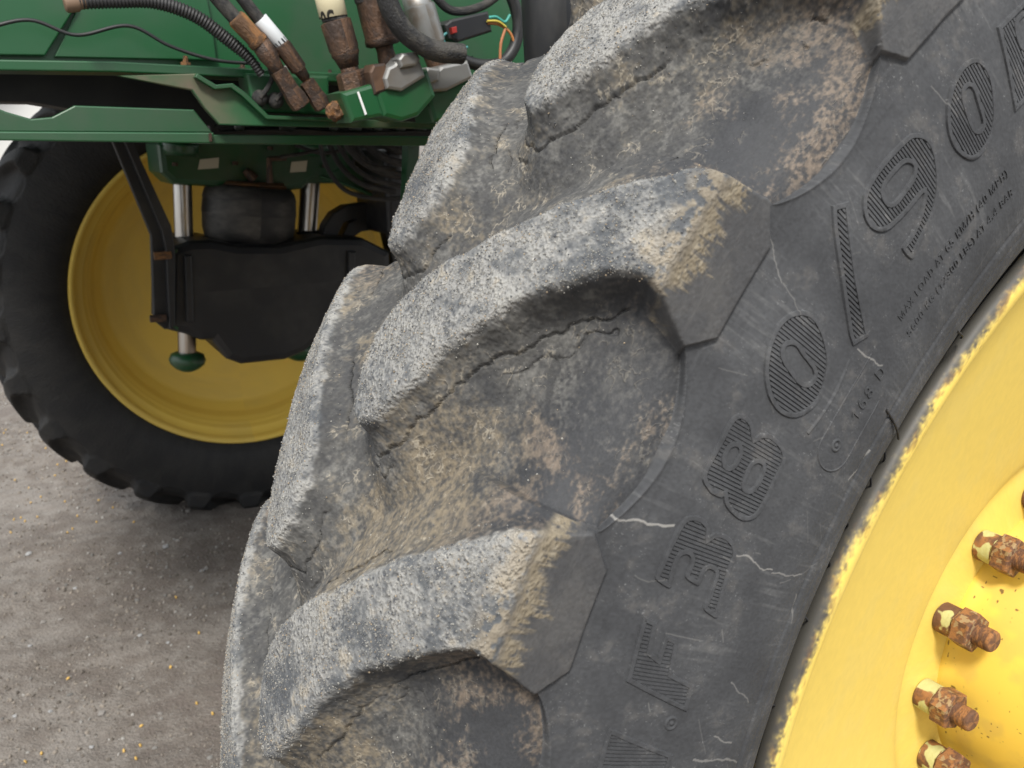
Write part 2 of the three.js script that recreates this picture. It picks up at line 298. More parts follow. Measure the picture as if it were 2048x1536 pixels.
{
  const lugs = new Map(), rest = [];
  for (let i = 0; i < fine.n; i++) for (let j = 0; j < fine.m - 1; j++) { const k = i * fine.m + j; if (fine.hh[k] > .5) { const id = fine.kk[k]; if (!lugs.has(id)) lugs.set(id, []); lugs.get(id).push([i, j]); } else rest.push([i, j]); }
  for (const [id, q] of lugs) { // keep each bar's largest connected patch, hand crumbs back to the casing
    const key = (i, j) => i * 4096 + j, left = new Set(q.map(([i, j]) => key(i, j))); let best = [];
    while (left.size) { const st = [left.values().next().value], comp = []; left.delete(st[0]); while (st.length) { const k = st.pop(), i = Math.floor(k / 4096), j = k % 4096; comp.push([i, j]); for (const n of [key(i + 1, j), key(i - 1, j), key(i, j + 1), key(i, j - 1)]) if (left.delete(n)) st.push(n); } if (comp.length > best.length) { for (const c of best) rest.push(c); best = comp; } else for (const c of comp) rest.push(c); }
    lugs.set(id, best);
  }
  const parts = [pick(fine, rest)], all = S => { const q = []; for (let i = 0; i < S.n; i++) for (let j = 0; j < S.m - 1; j++) q.push([i, j]); return q; };
  for (let s = 5; s < 25.5; s += 4) { const e = Math.min(s + 4, 25.5), a = PHI0 + s * PITCH, S = sheet(a, PHI0 + e * PITCH, .55, rows(false), 0, p => clamp((p - a) / PHIN, .0005, .9995)); parts.push(pick(S, all(S))); }
  { // hidden inner sidewall behind the close stretch
    const S = sheet(fineP0, fineP1, .55, rows(false).filter(x => x < -217).concat([-216]), 0, p => clamp((p - PHI0) / PHIN, .0005, .9995)); parts.push(pick(S, all(S)));
  }
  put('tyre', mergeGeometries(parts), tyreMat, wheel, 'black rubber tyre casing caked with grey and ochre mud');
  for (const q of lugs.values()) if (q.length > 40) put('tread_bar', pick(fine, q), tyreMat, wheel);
}
// ---------------------------------------------------------------- lettering moulded on the sidewall
const sideP = new THREE.Vector3();
function onSide(phi, rmm, h) { // point h mm above the sidewall
  const r = rmm / 1000, sl = (WZ(r + .002) - WZ(r - .002)) / .004, n = Math.hypot(1, sl), rr = r - sl / n * h / 1000, z = WZ(r) + h / 1000 / n + .00018;
  return sideP.set(rr * Math.cos(phi * R), rr * Math.sin(phi * R), z);
}
const sideUV = (phi, rmm) => [(phi - PHI0) / PHIN, (240 + 817 - rmm - V0) / VN];
const DX = .76 * R * 1000;                                   // mm per degree at the letters
function smoothLoop(p, smooth) { // close a loop, rounded through its points, resampled
  const q = []; const n = p.length;
  for (let i = 0; i < n; i++) { const a = p[(i + n - 1) % n], b = p[i], c = p[(i + 1) % n], d = p[(i + 2) % n], L = Math.hypot(c[0] - b[0], c[1] - b[1]), m = Math.max(1, Math.round(L / 1.6));
    for (let k = 0; k < m; k++) { const t = k / m; if (!smooth) { q.push([mix(b[0], c[0], t), mix(b[1], c[1], t)]); continue; }
      const f = u => .5 * (2 * b[u] + (c[u] - a[u]) * t + (2 * a[u] - 5 * b[u] + 4 * c[u] - d[u]) * t * t + (3 * b[u] - a[u] - 3 * c[u] + d[u]) * t * t * t); q.push([f(0), f(1)]); } }
  return q;
}
function area(p) { let s = 0; for (let i = 0, j = p.length - 1; i < p.length; j = i++) s += p[j][0] * p[i][1] - p[i][0] * p[j][1]; return s / 2; }
function inside(p, x, y) { let r = false; for (let i = 0, j = p.length - 1; i < p.length; j = i++) if ((p[i][1] > y) !== (p[j][1] > y) && x < (p[j][0] - p[i][0]) * (y - p[i][1]) / (p[j][1] - p[i][1]) + p[i][0]) r = !r; return r; }
function edgeDist(p, x, y) { let m = 1e9; for (let i = 0, j = p.length - 1; i < p.length; j = i++) { const ex = p[i][0] - p[j][0], ey = p[i][1] - p[j][1], t = clamp(((x - p[j][0]) * ex + (y - p[j][1]) * ey) / (ex * ex + ey * ey + 1e-9), 0, 1); m = Math.min(m, Math.hypot(x - p[j][0] - t * ex, y - p[j][1] - t * ey)); } return m; }
function ribbon(pos, uv, idx, loop, closed, sect) { // sweep [offset to the left, height] sections along a polyline in mm
  const n = loop.length, m = sect.length, b0 = pos.length / 3;
  for (let i = 0; i < n; i++) {
    const a = loop[closed ? (i + n - 1) % n : Math.max(0, i - 1)], b = loop[i], c = loop[closed ? (i + 1) % n : Math.min(n - 1, i + 1)];
    let t1x = b[0] - a[0], t1y = b[1] - a[1], t2x = c[0] - b[0], t2y = c[1] - b[1]; const l1 = Math.hypot(t1x, t1y) || 1, l2 = Math.hypot(t2x, t2y) || 1;
    let nx = -(t1y / l1 * (t1x || t1y ? 1 : 0) + t2y / l2), ny = t1x / l1 + t2x / l2; const l = Math.hypot(nx, ny) || 1; nx /= l; ny /= l;
    const cs = t1x || t1y ? Math.max(.45, nx * -t1y / l1 + ny * t1x / l1) : 1;
    for (const [o, h] of sect) { const x = b[0] + nx * o / cs, y = b[1] + ny * o / cs, p = onSide(x / DX, y, h); pos.push(p.x, p.y, p.z); uv.push(...sideUV(x / DX, y)); }
  }
  for (let i = 0; i < (closed ? n : n - 1); i++) for (let j = 0; j < m - 1; j++) { const a = b0 + i * m + j, b = b0 + (i + 1) % n * m + j; idx.push(a, b, a + 1, b, b + 1, a + 1); }
}
const GLYPHS = [
  { o: [161.13,780.4,162.27,731.2,164.48,730.8,163.03,780], h: [], s: 0 },
  { o: [156.21,782.8,156.33,773.1,157.62,770,157.81,764,156.77,764.9,156.91,754.6,158.42,750.7,158.83,732.5,160.12,731,159.05,778.9], h: [], s: 0 },
  { o: [154.61,784.5,154.80,774.1,154.56,773.7,154.08,774.9,153.66,775.4,153.39,775,153.25,772.7,153.26,769.8,153.42,767.6,153.70,767.1,154.14,766.8,154.29,761.8,154.34,755.9,154.12,755.3,153.83,755.5,153.59,754.7,153.51,752.2,153.56,749.1,153.71,747.4,154.22,746.6,154.66,746.1,155.25,745.8,155.45,740.2,155.53,734.1,155.15,734.5,154.59,735.4,153.90,736.9,153.30,738,152.67,738.7,152.36,740.1,152.10,743.6,151.93,749.4,151.90,755.3,152.01,760.2,152.23,762.4,151.91,764.1,151.69,768.2,151.61,772.8,151.64,777.2,151.78,781.3,152.04,783.3,152.33,784.1,152.75,784.4,153.25,784.9,153.77,785.1,154.28,785.1], h: [], s: 1 },
  { o: [147.06,779.1,147.02,774.5,147.12,770,147.30,766.9,147.60,763.3,147.41,761.8,147.27,759.3,147.15,754.8,147.17,749.1,147.27,743.2,147.50,738.2,147.81,735.8,148.17,734.9,148.65,735,149.04,735,149.50,734.6,149.94,734.9,150.30,735.4,150.66,737.1,150.90,740.6,151.04,746.1,150.99,751.6,150.85,757.9,150.65,762.5,150.41,765,150.50,766,150.53,769.3,150.52,773.5,150.38,778.3,150.20,782,149.91,784.2,149.65,784.6,149.22,784.3,148.75,784,148.35,783.7,147.97,784,147.60,783.6,147.26,782.3], h: [[148.37,773.4,148.34,770.6,148.50,768.7,148.78,768.2,149.04,768.5,149.19,770.3,149.18,772.8,149.05,774.4,148.78,775.2,148.53,775.1], [148.51,753.4,148.48,750.6,148.60,748.5,148.92,747.7,149.26,747.5,149.55,748.3,149.69,750.5,149.68,753.5,149.51,755,149.24,755.7,148.91,755.9,148.66,755.4]], s: 1 },
  { o: [142.08,777.9,141.89,771.7,141.90,764.8,142.11,756.9,142.47,748.9,142.89,742.5,143.47,737.8,144.10,734.8,144.76,734.6,145.41,737.7,145.89,743.4,146.12,751.3,146.09,760,145.84,768,145.44,774.4,144.94,779.8,144.32,784,143.73,786.1,143.14,786.5,142.52,783.6], h: [[143.50,772.4,143.42,768.4,143.55,762,143.65,754.6,143.76,749.3,143.96,746.8,144.22,746.8,144.41,749.7,144.44,755.1,144.30,762.7,144.16,769,143.99,772.8,143.78,774.5,143.62,774.1]], s: 1 },
  { o: [137.90,797.3,137.25,790.5,138.27,774.1,139.30,756.3,140.11,740.2,140.80,726,141.67,732.7,141.45,738.6,140.62,753,139.33,775.4,138.48,789.6], h: [], s: 0 },
  { o: [132.75,781.3,132.49,776.7,132.37,771.1,132.46,763.8,132.74,755.8,133.13,748.4,133.62,742.2,134.13,738.3,134.68,735.6,135.34,733.9,136.00,732.2,136.61,730.9,136.67,741.3,135.99,741.7,135.22,744,134.65,747.6,134.13,752.3,134.78,753.3,135.48,754,136.12,755.6,136.60,757.3,136.93,760,137.17,764.5,137.26,769.8,137.17,775.5,136.91,780.8,136.56,784.5,136.02,786.9,135.36,787.5,134.68,787.3,134.05,786.5,133.44,785.4,133.04,784.1], h: [[133.95,774,133.82,770.6,133.93,767.6,134.26,765.5,134.79,765.1,135.30,765.1,135.67,766,135.84,768.5,135.83,772.1,135.72,775,135.44,776.9,134.99,777.1,134.53,776.6,134.17,775.9]], s: 1 },
  { o: [128.24,784.6,127.92,779.7,127.79,771.4,127.93,762.5,128.26,753.1,128.74,744.1,129.33,738.6,130.06,736.3,130.81,737.9,131.24,743.7,131.50,753.7,131.41,763.6,131.09,771.5,130.62,778.4,130.09,782.9,129.50,785.9,128.86,786.9], h: [[129.17,774.1,129.09,770.4,129.22,763,129.33,755.2,129.48,750.2,129.76,749.1,129.98,751.9,130.00,756.7,129.88,764.4,129.74,771,129.54,774.4,129.34,775]], s: 1 },
  { o: [126.30,787,124.00,787,123.10,780,123.00,770,123.60,763,123.20,738,124.60,738,125.00,757,125.60,757,126.10,738,127.40,738], h: [[125.20,779,124.30,779,124.10,773,124.30,766,125.40,766]], s: 0 },
];

for (const gl of GLYPHS) {
  const toMM = a => { const p = []; for (let i = 0; i < a.length; i += 2) p.push([a[i] * DX, a[i + 1]]); return p; };
  const pos = [], uv = [], idx = [], loops = [];
  const sect = [[-.4, -.4], [.1, 1.0], [.4, 1.2], [2.3, 1.2], [2.6, 1.0], [3.0, -.4]];
  const o = smoothLoop(toMM(gl.o), gl.s); if (area(o) < 0) o.reverse(); loops.push(o); ribbon(pos, uv, idx, o, true, sect);
  for (const h of gl.h) { const l = smoothLoop(toMM(h), 1); if (area(l) > 0) l.reverse(); loops.push(l); ribbon(pos, uv, idx, l, true, sect); }
  const xs = o.map(p => p[0]), ys = o.map(p => p[1]), x0 = Math.min(...xs), x1 = Math.max(...xs), y0 = Math.min(...ys), y1 = Math.max(...ys);
  for (let x = x0 + 3; x < x1 - 2; x += 2.25) {
    let run = null;
    for (let y = y0; y <= y1 + .5; y += .5) {
      const ok = inside(o, x, y) && loops.every((l, i) => (i === 0 || !inside(l, x, y)) && edgeDist(l, x, y) > 2.7);
      if (ok && run === null) run = y;
      if (!ok && run !== null) { if (y - run > 1.5) { const L = [], n = Math.max(2, Math.ceil((y - run) / 4)); for (let k = 0; k <= n; k++) L.push([x, mix(run, y - .5, k / n)]); ribbon(pos, uv, idx, L, false, [[-.98, -.3], [-.70, .66], [.70, .66], [.98, -.3]]); } run = null; }
    }
  }
  put('raised_letter', toCreasedNormals(geo(pos, null, uv, idx), .6), tyreMat, wheel);
}
// small moulded text, the pad round it and the vent marks
const font = await new FontLoader().loadAsync('fonts/droid/droid_sans_regular.typeface.json');
function sideText(str, phi0, rBase, size, raise, gap) { // reads towards smaller angles, tops outwards
  let x = 0;
  for (const ch of str) {
    if (ch !== ' ') {
      const g = new TextGeometry(ch, { font, size, depth: raise, curveSegments: 4, bevelEnabled: false }), p = g.attributes.position, uv = [];
      for (let i = 0; i < p.count; i++) { const phi = phi0 - (x + p.getX(i)) / (rBase * R), rm = rBase + p.getY(i), q = onSide(phi, rm, p.getZ(i) - .15); p.setXYZ(i, q.x, q.y, q.z); uv.push(...sideUV(phi, rm)); }
      g.setAttribute('uv', new THREE.Float32BufferAttribute(uv, 2)); g.computeVertexNormals(); put('small_raised_letter', g, tyreMat, wheel);
    }
    x += (font.data.glyphs[ch]?.ha ?? 600) * size / font.data.resolution + gap;
  }
}
sideText('168 D', 144.3, 695, 8.4, .9, 1.6);
sideText('MAX LOAD AT 65 KM/H (40 MPH)', 139.0, 708, 5.2, .7, .55);
sideText('5600 KG (12300 LBS) AT 4.4 BAR', 139.1, 693, 5.2, .7, .55);
{ // raised stadium pad with a thin edge, a vent dimple ring and the balance dot
  const loop = []; const c = [[146.0, 700.5], [141.0, 699.5]]; for (let i = 0; i <= 24; i++) { const a = Math.PI / 2 - i / 24 * Math.PI; loop.push([c[0][0] * DX * .92 / .92 + Math.cos(a) * 15, c[0][1] + Math.sin(a) * 15.5]); }
  const pos = [], uv = [], idx = []; loop.unshift([141.2 * DX, 715]); loop.push([142.6 * DX, 685]); ribbon(pos, uv, idx, loop, false, [[-.7, -.3], [-.3, .45], [.3, .45], [.7, -.3]]); put('pad_edge', geo(pos, null, uv, idx), tyreMat, wheel);
  for (const [ph, rm, s] of [[145.84, 701.5, 1], [160.75, 739, 1.05]]) {
    const P = [], U = [], I = [], l = []; for (let i = 0; i < 24; i++) l.push([ph * DX + Math.cos(i / 24 * 6.283) * 3.6 * s, rm + Math.sin(i / 24 * 6.283) * 3.6 * s]);
    ribbon(P, U, I, l, true, [[-1.2, -.3], [-.5, .8], [.4, .9], [1.5, -.2]]);
    const l2 = []; for (let i = 0; i < 12; i++) l2.push([ph * DX + Math.cos(i / 12 * 6.283) * 1.2 * s, rm - .6 + Math.sin(i / 12 * 6.283) * 1.2 * s]);
    ribbon(P, U, I, l2, true, [[-.6, -.3], [0, .8], [1.1, 1]]); put('vent_ring', geo(P, null, U, I), tyreMat, wheel);
  }
  // curved ridge beside the nought
  const r1 = [], P = [], U = [], I = []; for (let i = 0; i <= 20; i++) { const t = i / 20; r1.push([mix(142.2, 146.2, t) * DX, 729 - 4 * Math.sin(t * Math.PI)]); } ribbon(P, U, I, r1, false, [[-1.6, -.3], [-.4, .7], [.4, .7], [1.6, -.3]]); put('pad_edge', geo(P, null, U, I), tyreMat, wheel);
}
// rubber whiskers left by the mould vents near the bead
const whiskerMat = std(lin(.02, .02, .022), .7);
for (const [p0, r0, p1, r1, lift] of [[142.6, 672, 142.9, 632, 4], [143.6, 622, 144.2, 606, 7], [145.4, 621, 146.3, 603, 8], [151.2, 620, 151.9, 606, 6], [155.1, 622, 155.7, 605, 7], [161.2, 618, 161.7, 606, 6], [135.6, 640, 134.6, 618, 5], [148.6, 620, 148.9, 609, 5]]) {
  const a = onSide(p0, r0, 0).clone(), b = onSide(mix(p0, p1, .5), mix(r0, r1, .5), lift).clone(), c = onSide(p1, r1, lift * .9).clone();
  put('rubber_whisker', new THREE.TubeGeometry(new THREE.QuadraticBezierCurve3(a, b, c), 8, .0008, 5), whiskerMat, wheel);
}
// ---------------------------------------------------------------- sand grains stuck to the tread
{
  const gg = new THREE.IcosahedronGeometry(1, 0), N = 150000, r = rng(77), im = new THREE.InstancedMesh(gg, std(0xffffff, .9), N), M = new THREE.Matrix4(), q = new THREE.Quaternion(), p = new THREE.Vector3(), s = new THREE.Vector3(), col = new THREE.Color();
  const vs = rows(true), iMin = 0, n = fine.n; let c = 0;
  while (c < N) {
    const i = Math.floor(r() * n), j = Math.floor(r() * fine.m), k = i * fine.m + j, h = fine.hh[k], v = Math.abs(vs[j]);
    if (v > 192) continue; const phi = fineP0 + (fineP1 - fineP0) * i / n, X = phi * MMD;
    const pr = h > .86 ? .25 + .75 * ss(.3, .6, fbm(X / 17, vs[j] / 17, 3, 211)) : h > .6 ? .07 : .012; if (r() > pr * (1 - ss(168, 190, v))) continue;
    const a = .00017 + Math.pow(r(), 6) * .00045; p.fromArray(fine.pos, k * 3); p.x += fine.nor[k * 3] * a * .4 + (r() - .5) * .001; p.y += fine.nor[k * 3 + 1] * a * .4 + (r() - .5) * .001; p.z += fine.nor[k * 3 + 2] * a * .4 + (r() - .5) * .001;
    q.set(r() - .5, r() - .5, r() - .5, r() - .5).normalize(); s.set(a * (.7 + .6 * r()), a * (.7 + .6 * r()), a * (.6 + .5 * r())); im.setMatrixAt(c, M.compose(p, q, s));
    const t = r(), b = .7 + .5 * r(); if (t < .5) col.setRGB(.27 * b, .26 * b, .235 * b); else if (t < .66) col.setRGB(.33 * b, .315 * b, .285 * b); else if (t < .76) col.setRGB(.32 * b, .25 * b, .17 * b); else col.setRGB(.08 * b, .085 * b, .095 * b);
    im.setColorAt(c, col); c++;
  }
  im.name = 'sand_grains'; im.castShadow = im.receiveShadow = true; im.userData = { kind: 'stuff', label: 'pale sand grains stuck to the tread bars' }; wheel.add(im);
}
// ---------------------------------------------------------------- yellow rim, hub and wheel bolts
function lathe(profile, seg) { // profile [[radius, z], ...] turned about z
  const g = new THREE.LatheGeometry(profile.map(([r, z]) => new THREE.Vector2(r, z)), seg); g.rotateX(Math.PI / 2); 
  const p = g.attributes.position, n = g.attributes.normal; return g;
}
const rimMap = dataTex(2048, 1024, (i, j, o) => { // u round the rim, v along the profile from the lip (0) inwards
  const x = i / 2048 * 2 * Math.PI * 600, y = j / 1024 * 620; // mm
  let c = [.82, .60, .125];
  const f = fbm(x / 40, y / 40, 4, 301), g = fbm(x / 7, y / 7, 4, 311), e = 15 + (fbm(x / 60, 1, 3, 321) - .5) * 7 + (fbm(x / 2.2, y / 2.2, 3, 325) - .5) * 8 + (fbm(x / 9, y / 14, 3, 327) - .5) * 5;
  c = mixArr(c, [.80, .60, .15], .5 * ss(.5, .7, f)); c = c.map(v => v * (.95 + .1 * g));
  const gr = ss(e + 4, e - 5, y); c = mixArr(c, [.14, .12, .08], gr * .95); c = mixArr(c, [.062, .057, .050], ss(e + 1, e - 8, y + (g - .5) * 8));
  c = mixArr(c, [.22, .10, .035], .45 * ss(.60, .68, fbm(x / 13, y / 6, 4, 331)) * ss(e + 9, e, y) * ss(e - 8, e, y));
  o[0] = c[0]; o[1] = c[1]; o[2] = c[2];
}, true);
rimMap.wrapT = THREE.ClampToEdgeWrapping;
const yellow = std(lin(.74, .46, .04), .42);
const rimPaint = new THREE.MeshPhysicalMaterial({ map: rimMap, roughness: .55 });
function profUV(g, profile, seg, full) { // v by length along the profile
  const L = [0]; for (let i = 1; i < profile.length; i++) L.push(L[i - 1] + Math.hypot(profile[i][0] - profile[i - 1][0], profile[i][1] - profile[i - 1][1]) * 1000);
  const uv = g.attributes.uv; for (let i = 0; i <= seg; i++) for (let j = 0; j < profile.length; j++) uv.setXY(i * profile.length + j, i / seg, L[j] / full); return g;
}
function dense(profile, step) { const q = []; for (let i = 0; i < profile.length - 1; i++) { const a = profile[i], b = profile[i + 1], n = Math.max(1, Math.ceil(Math.hypot(b[0] - a[0], b[1] - a[1]) / step)); for (let k = 0; k < n; k++) q.push([mix(a[0], b[0], k / n), mix(a[1], b[1], k / n)]); } q.push(profile[profile.length - 1]); return q; }
function turned(profile, seg, full) { return profUV(lathe(profile, seg), profile, seg, full); }
const lip = [[.606, .154], [.6075, .158], [.6065, .1625], [.6035, .1655], [.599, .1668], [.5935, .1655], [.588, .1625], [.580, .156], [.572, .1488], [.562, .1425], [.53, .130], [.48, .1130], [.42, .0925], [.36, .0722], [.31, .0553], [.28, .0450], [.268, .0405], [.258, .0345], [.250, .0275], [.243, .0225], [.235, .0203], [.225, .020], [.16, .020]];
put('rim', turned(lip, 192, 620), rimPaint, wheel, 'yellow painted wheel disc with a grimy flange');
put('rim_barrel', turned(dense([[.606, .154], [.590, .148], [.584, .138], [.584, .095], [.56, .075], [.55, -.06], [.584, -.095], [.584, -.138], [.606, -.156]], .02), 128, 620), yellow, wheel);
const rustTex = (seed, paint, thr = .49) => dataTex(256, 256, (i, j, o) => {
  const x = i / 256 * 8, y = j / 256 * 8, f = fbm(x, y, 5, seed), g = fbm(x * 4, y * 4, 3, seed + 9), h = fbm(x * .7, y * .7, 3, seed + 20);
  let c = mixArr([.13, .062, .034], [.30, .135, .048], ss(.38, .66, f)); c = mixArr(c, [.06, .035, .024], .5 * ss(.55, .72, g)); c = c.map(v => v * (.8 + .4 * g));
  if (paint) c = mixArr(c, paint, ss(thr, thr + .045, h * .75 + f * .25)); o[0] = c[0]; o[1] = c[1]; o[2] = c[2];
}, true);
const rustBump = dataTex(256, 256, (i, j, o) => { o[0] = o[1] = o[2] = fbm(i / 256 * 30, j / 256 * 30, 4, 420); });
const sleeveMats = [1, 2, 3].map(s => new THREE.MeshStandardMaterial({ map: rustTex(400 + s * 31, [.47, .46, .21], .525), bumpMap: rustBump, bumpScale: .0006, roughness: .75 }));
const nutMats = [1, 2].map(s => new THREE.MeshStandardMaterial({ map: rustTex(500 + s * 37, [.30, .21, .11], .56), bumpMap: rustBump, bumpScale: .0003, roughness: .7 }));
const rustMat = new THREE.MeshStandardMaterial({ map: rustTex(610, null), bumpMap: rustBump, bumpScale: .0008, roughness: .85 });
const sleeveGeo = lathe([[0, 0], [.0158, 0], [.0168, .0012], [.0168, .0195], [.0160, .021], [0, .021]], 36);
const nutGeo = (() => { const s = new THREE.Shape(); for (let i = 0; i < 6; i++) s[i ? 'lineTo' : 'moveTo'](.0198 * Math.cos(i * Math.PI / 3), .0198 * Math.sin(i * Math.PI / 3)); s.closePath(); const g = new THREE.ExtrudeGeometry(s, { depth: .0155, bevelEnabled: true, bevelSize: .0013, bevelThickness: .0018, bevelSegments: 2 }); const u = g.attributes.uv; for (let i = 0; i < u.count; i++) u.setXY(i, u.getX(i) * 30, u.getY(i) * 30); g.translate(0, 0, .0018); return g; })();
const studGeo = (() => { const p = [[0, 0], [.0100, 0]]; for (let i = 0; i < 9; i++) { const z = .001 + i * .0019; p.push([.0104, z], [.0096, z + .00095]); } p.push([.0098, .0185], [.0082, .0200], [0, .0203]); return lathe(p.map(([r, z]) => [r * 1.12, z]), 28); })();
for (let i = 0; i < 14; i++) {
  const a = (104.9 + i * 360 / 14) * R, x = .198 * Math.cos(a), y = .198 * Math.sin(a), rr = rng(900 + i);
  const sl = put('spacer_sleeve', sleeveGeo, sleeveMats[i % 3], wheel); sl.position.set(x, y, .0202); sl.rotation.z = rr() * 6.28;
  const nu = put('wheel_nut', nutGeo, nutMats[i % 2], wheel); nu.position.set(x, y, .0414); nu.rotation.z = rr() * 6.28;
  const st = put('wheel_stud', studGeo, rustMat, wheel); st.position.set(x, y, .0600); st.rotation.z = rr() * 6.28;
}
const hubMap = dataTex(1024, 512, (i, j, o) => {
  const x = i / 1024 * 1080, y = j / 512 * 320, f = fbm(x / 30, y / 30, 4, 701), g = fbm(x / 6, y / 6, 3, 711);
  let c = mixArr([.80, .56, .09], [.62, .43, .10], .6 * ss(.42, .68, f)); c = mixArr(c, [.10, .05, .02], .85 * ss(.86, .90, vn(x / 3.2, y / 3.2, 721) * .82 + g * .25) * ss(.58, .68, vn(x / 38, y / 38, 722))); o[0] = c[0]; o[1] = c[1]; o[2] = c[2];
}, true);
put('hub', turned(dense([[.1735, .0195], [.1735, .026], [.171, .030], [.168, .06], [.160, .13], [.150, .142], [.10, .146], [.001, .147]], .012), 128, 320), new THREE.MeshStandardMaterial({ map: hubMap, roughness: .5 }), wheel, 'yellow hub flecked with rust spots');
// ---------------------------------------------------------------- the rest of the machine
const noiseBump = dataTex(512, 512, (i, j, o) => { o[0] = o[1] = o[2] = fbm(i / 8, j / 8, 4, 801); });
function paintTex(base, dust, seed, amt) { return dataTex(512, 512, (i, j, o) => { const x = i / 512 * 8, y = j / 512 * 8, f = fbm(x, y, 5, seed), g = fbm(x * 6, y * 6, 3, seed + 7); const c = mixArr(base, dust, amt * ss(.38, .72, f) * (.5 + g)); o[0] = c[0]; o[1] = c[1]; o[2] = c[2]; }, true); }
const green = new THREE.MeshPhysicalMaterial({ map: paintTex([.006, .072, .021], [.032, .070, .036], 810, .7), roughness: .42, clearcoat: .3, clearcoatRoughness: .3 });
const greenDusty = new THREE.MeshStandardMaterial({ map: paintTex([.012, .085, .028], [.10, .098, .06], 820, .9), roughness: .65 });
const black = new THREE.MeshStandardMaterial({ map: paintTex([.012, .013, .015], [.035, .034, .033], 830, .6), roughness: .48 });
const rubber = new THREE.MeshStandardMaterial({ map: paintTex([.016, .016, .017], [.055, .051, .045], 840, .9), bumpMap: noiseBump, bumpScale: .0012, roughness: .7 });
const chrome = new THREE.MeshStandardMaterial({ map: paintTex([.62, .60, .56], [.34, .24, .15], 855, .8), roughness: .32, metalness: 1 });
const steel = new THREE.MeshStandardMaterial({ map: paintTex([.30, .30, .29], [.20, .16, .12], 850, .6), roughness: .45, metalness: .7 });
const brownSteel = new THREE.MeshStandardMaterial({ map: paintTex([.050, .034, .027], [.13, .072, .042], 860, .9), bumpMap: noiseBump, bumpScale: .0012, roughness: .55, metalness: .35 });
const orangeRust = new THREE.MeshStandardMaterial({ map: paintTex([.10, .055, .028], [.26, .12, .04], 870, .9), bumpMap: noiseBump, bumpScale: .0015, roughness: .8 });
const cream = std(lin(.52, .48, .36), .7), white = std(lin(.72, .73, .72), .6), red = std(lin(.28, .02, .015), .5);
const farYellow = new THREE.MeshStandardMaterial({ map: paintTex([.80, .56, .10], [.66, .47, .12], 880, .5), roughness: .62 });
// plate cut to an outline seen on the plane at depth z, thickness running back
function plate(name, pts, z, th, mat, parent = sprayer, bevel = .002, label) {
  const s = new THREE.Shape(pts.map(([x, y]) => { const p = at(x, y, z); return new THREE.Vector2(p.x, p.y); }));
  const g = new THREE.ExtrudeGeometry(s, { depth: th, bevelEnabled: bevel > 0, bevelSize: bevel, bevelThickness: bevel, bevelSegments: 2, curveSegments: 12 }); g.translate(0, 0, z - th);
  return put(name, g, mat, parent, label);
}
function path(pts, z) { return new THREE.CatmullRomCurve3(pts.map(p => at(p[0], p[1], z + (p[2] || 0))), false, 'centripetal'); }
function tube(name, pts, z, wpx, mat, parent = sprayer, seg = 40) { const r = wpx / 2 * mpp(pts[0][0], pts[0][1], z); return put(name, new THREE.TubeGeometry(path(pts, z), seg, r, 12), mat, parent); }
// a turned piece between two pixels on the plane z; prof [[t along, half width px], ...]
function spindle(name, a, b, z, prof, mat, parent, sides = 20) {
  const A = at(a[0], a[1], z), B = at(b[0], b[1], z), L = A.distanceTo(B), k = mpp(a[0], a[1], z);
  const p = [new THREE.Vector2(.0001, prof[0][0] * L), ...prof.map(([t, w]) => new THREE.Vector2(w * k, t * L)), new THREE.Vector2(.0001, prof[prof.length - 1][0] * L)];
  let g = new THREE.LatheGeometry(p, sides); if (sides <= 8) g = toCreasedNormals(g, .4); const m = put(name, g, mat, parent);
  m.position.copy(A); m.quaternion.setFromUnitVectors(new THREE.Vector3(0, 1, 0), B.clone().sub(A).normalize()); return m;
}
function box(name, x0, y0, x1, y1, z, depth, mat, parent = sprayer, rad = .004) {
  const a = at(x0, y0, z), b = at(x1, y1, z), g = new RoundedBoxGeometry(Math.abs(b.x - a.x), Math.abs(b.y - a.y), depth, 2, Math.min(rad, depth / 2.5)); const m = put(name, g, mat, parent);
  m.position.set((a.x + b.x) / 2, (a.y + b.y) / 2, z - depth / 2); return m;
}
// frame side panel, its flange and the channels under it
const ZF = -0.95;
plate('frame_panel', [[-700, -420], [1250, -420], [1250, 190], [640, 150], [240, 128], [-700, 118]], ZF - .03, .012, green, sprayer, .002, 'large green frame panel carrying the hoses');
plate('panel_plate', [[-700, -420], [150, -420], [150, 10], [88, 108], [-700, 100]], ZF - .012, .012, green);
plate('panel_plate', [[205, -420], [330, -420], [420, 40], [430, 118], [112, 112], [152, 30]], ZF - .020, .006, green);
plate('frame_flange', [[-700, 112], [230, 126], [640, 147], [1250, 178], [1250, 190], [640, 160], [420, 149], [230, 141], [-700, 128]], ZF + .055, .085, green);
const brk = plate('step_bracket', [[240, 152], [395, 150], [418, 165], [432, 173], [465, 170], [488, 188], [535, 234], [700, 240], [900, 250], [900, 256], [500, 249], [440, 247], [412, 216], [385, 178]], ZF + .075, .01, greenDusty);
plate('bracket_lip', [[395, 149], [432, 171], [465, 168], [490, 186], [537, 232], [700, 238], [700, 242], [534, 237], [484, 190], [462, 174], [430, 177], [392, 154]], ZF + .09, .016, green, sprayer, .001);
plate('lower_channel', [[-600, 190], [-40, 205], [10, 226], [62, 241], [105, 237], [150, 214], [386, 222], [420, 263], [-600, 258]], ZF + .06, .012, green);
plate('channel_lip', [[-600, 262], [10, 266], [424, 268], [424, 284], [10, 278], [-600, 274]], ZF + .075, .12, green);
plate('cross_channel', [[424, 272], [1000, 276], [1000, 291], [424, 285]], ZF + .05, .14, green);
box('channel_joint', 418, 266, 426, 284, ZF + .082, .01, brownSteel);
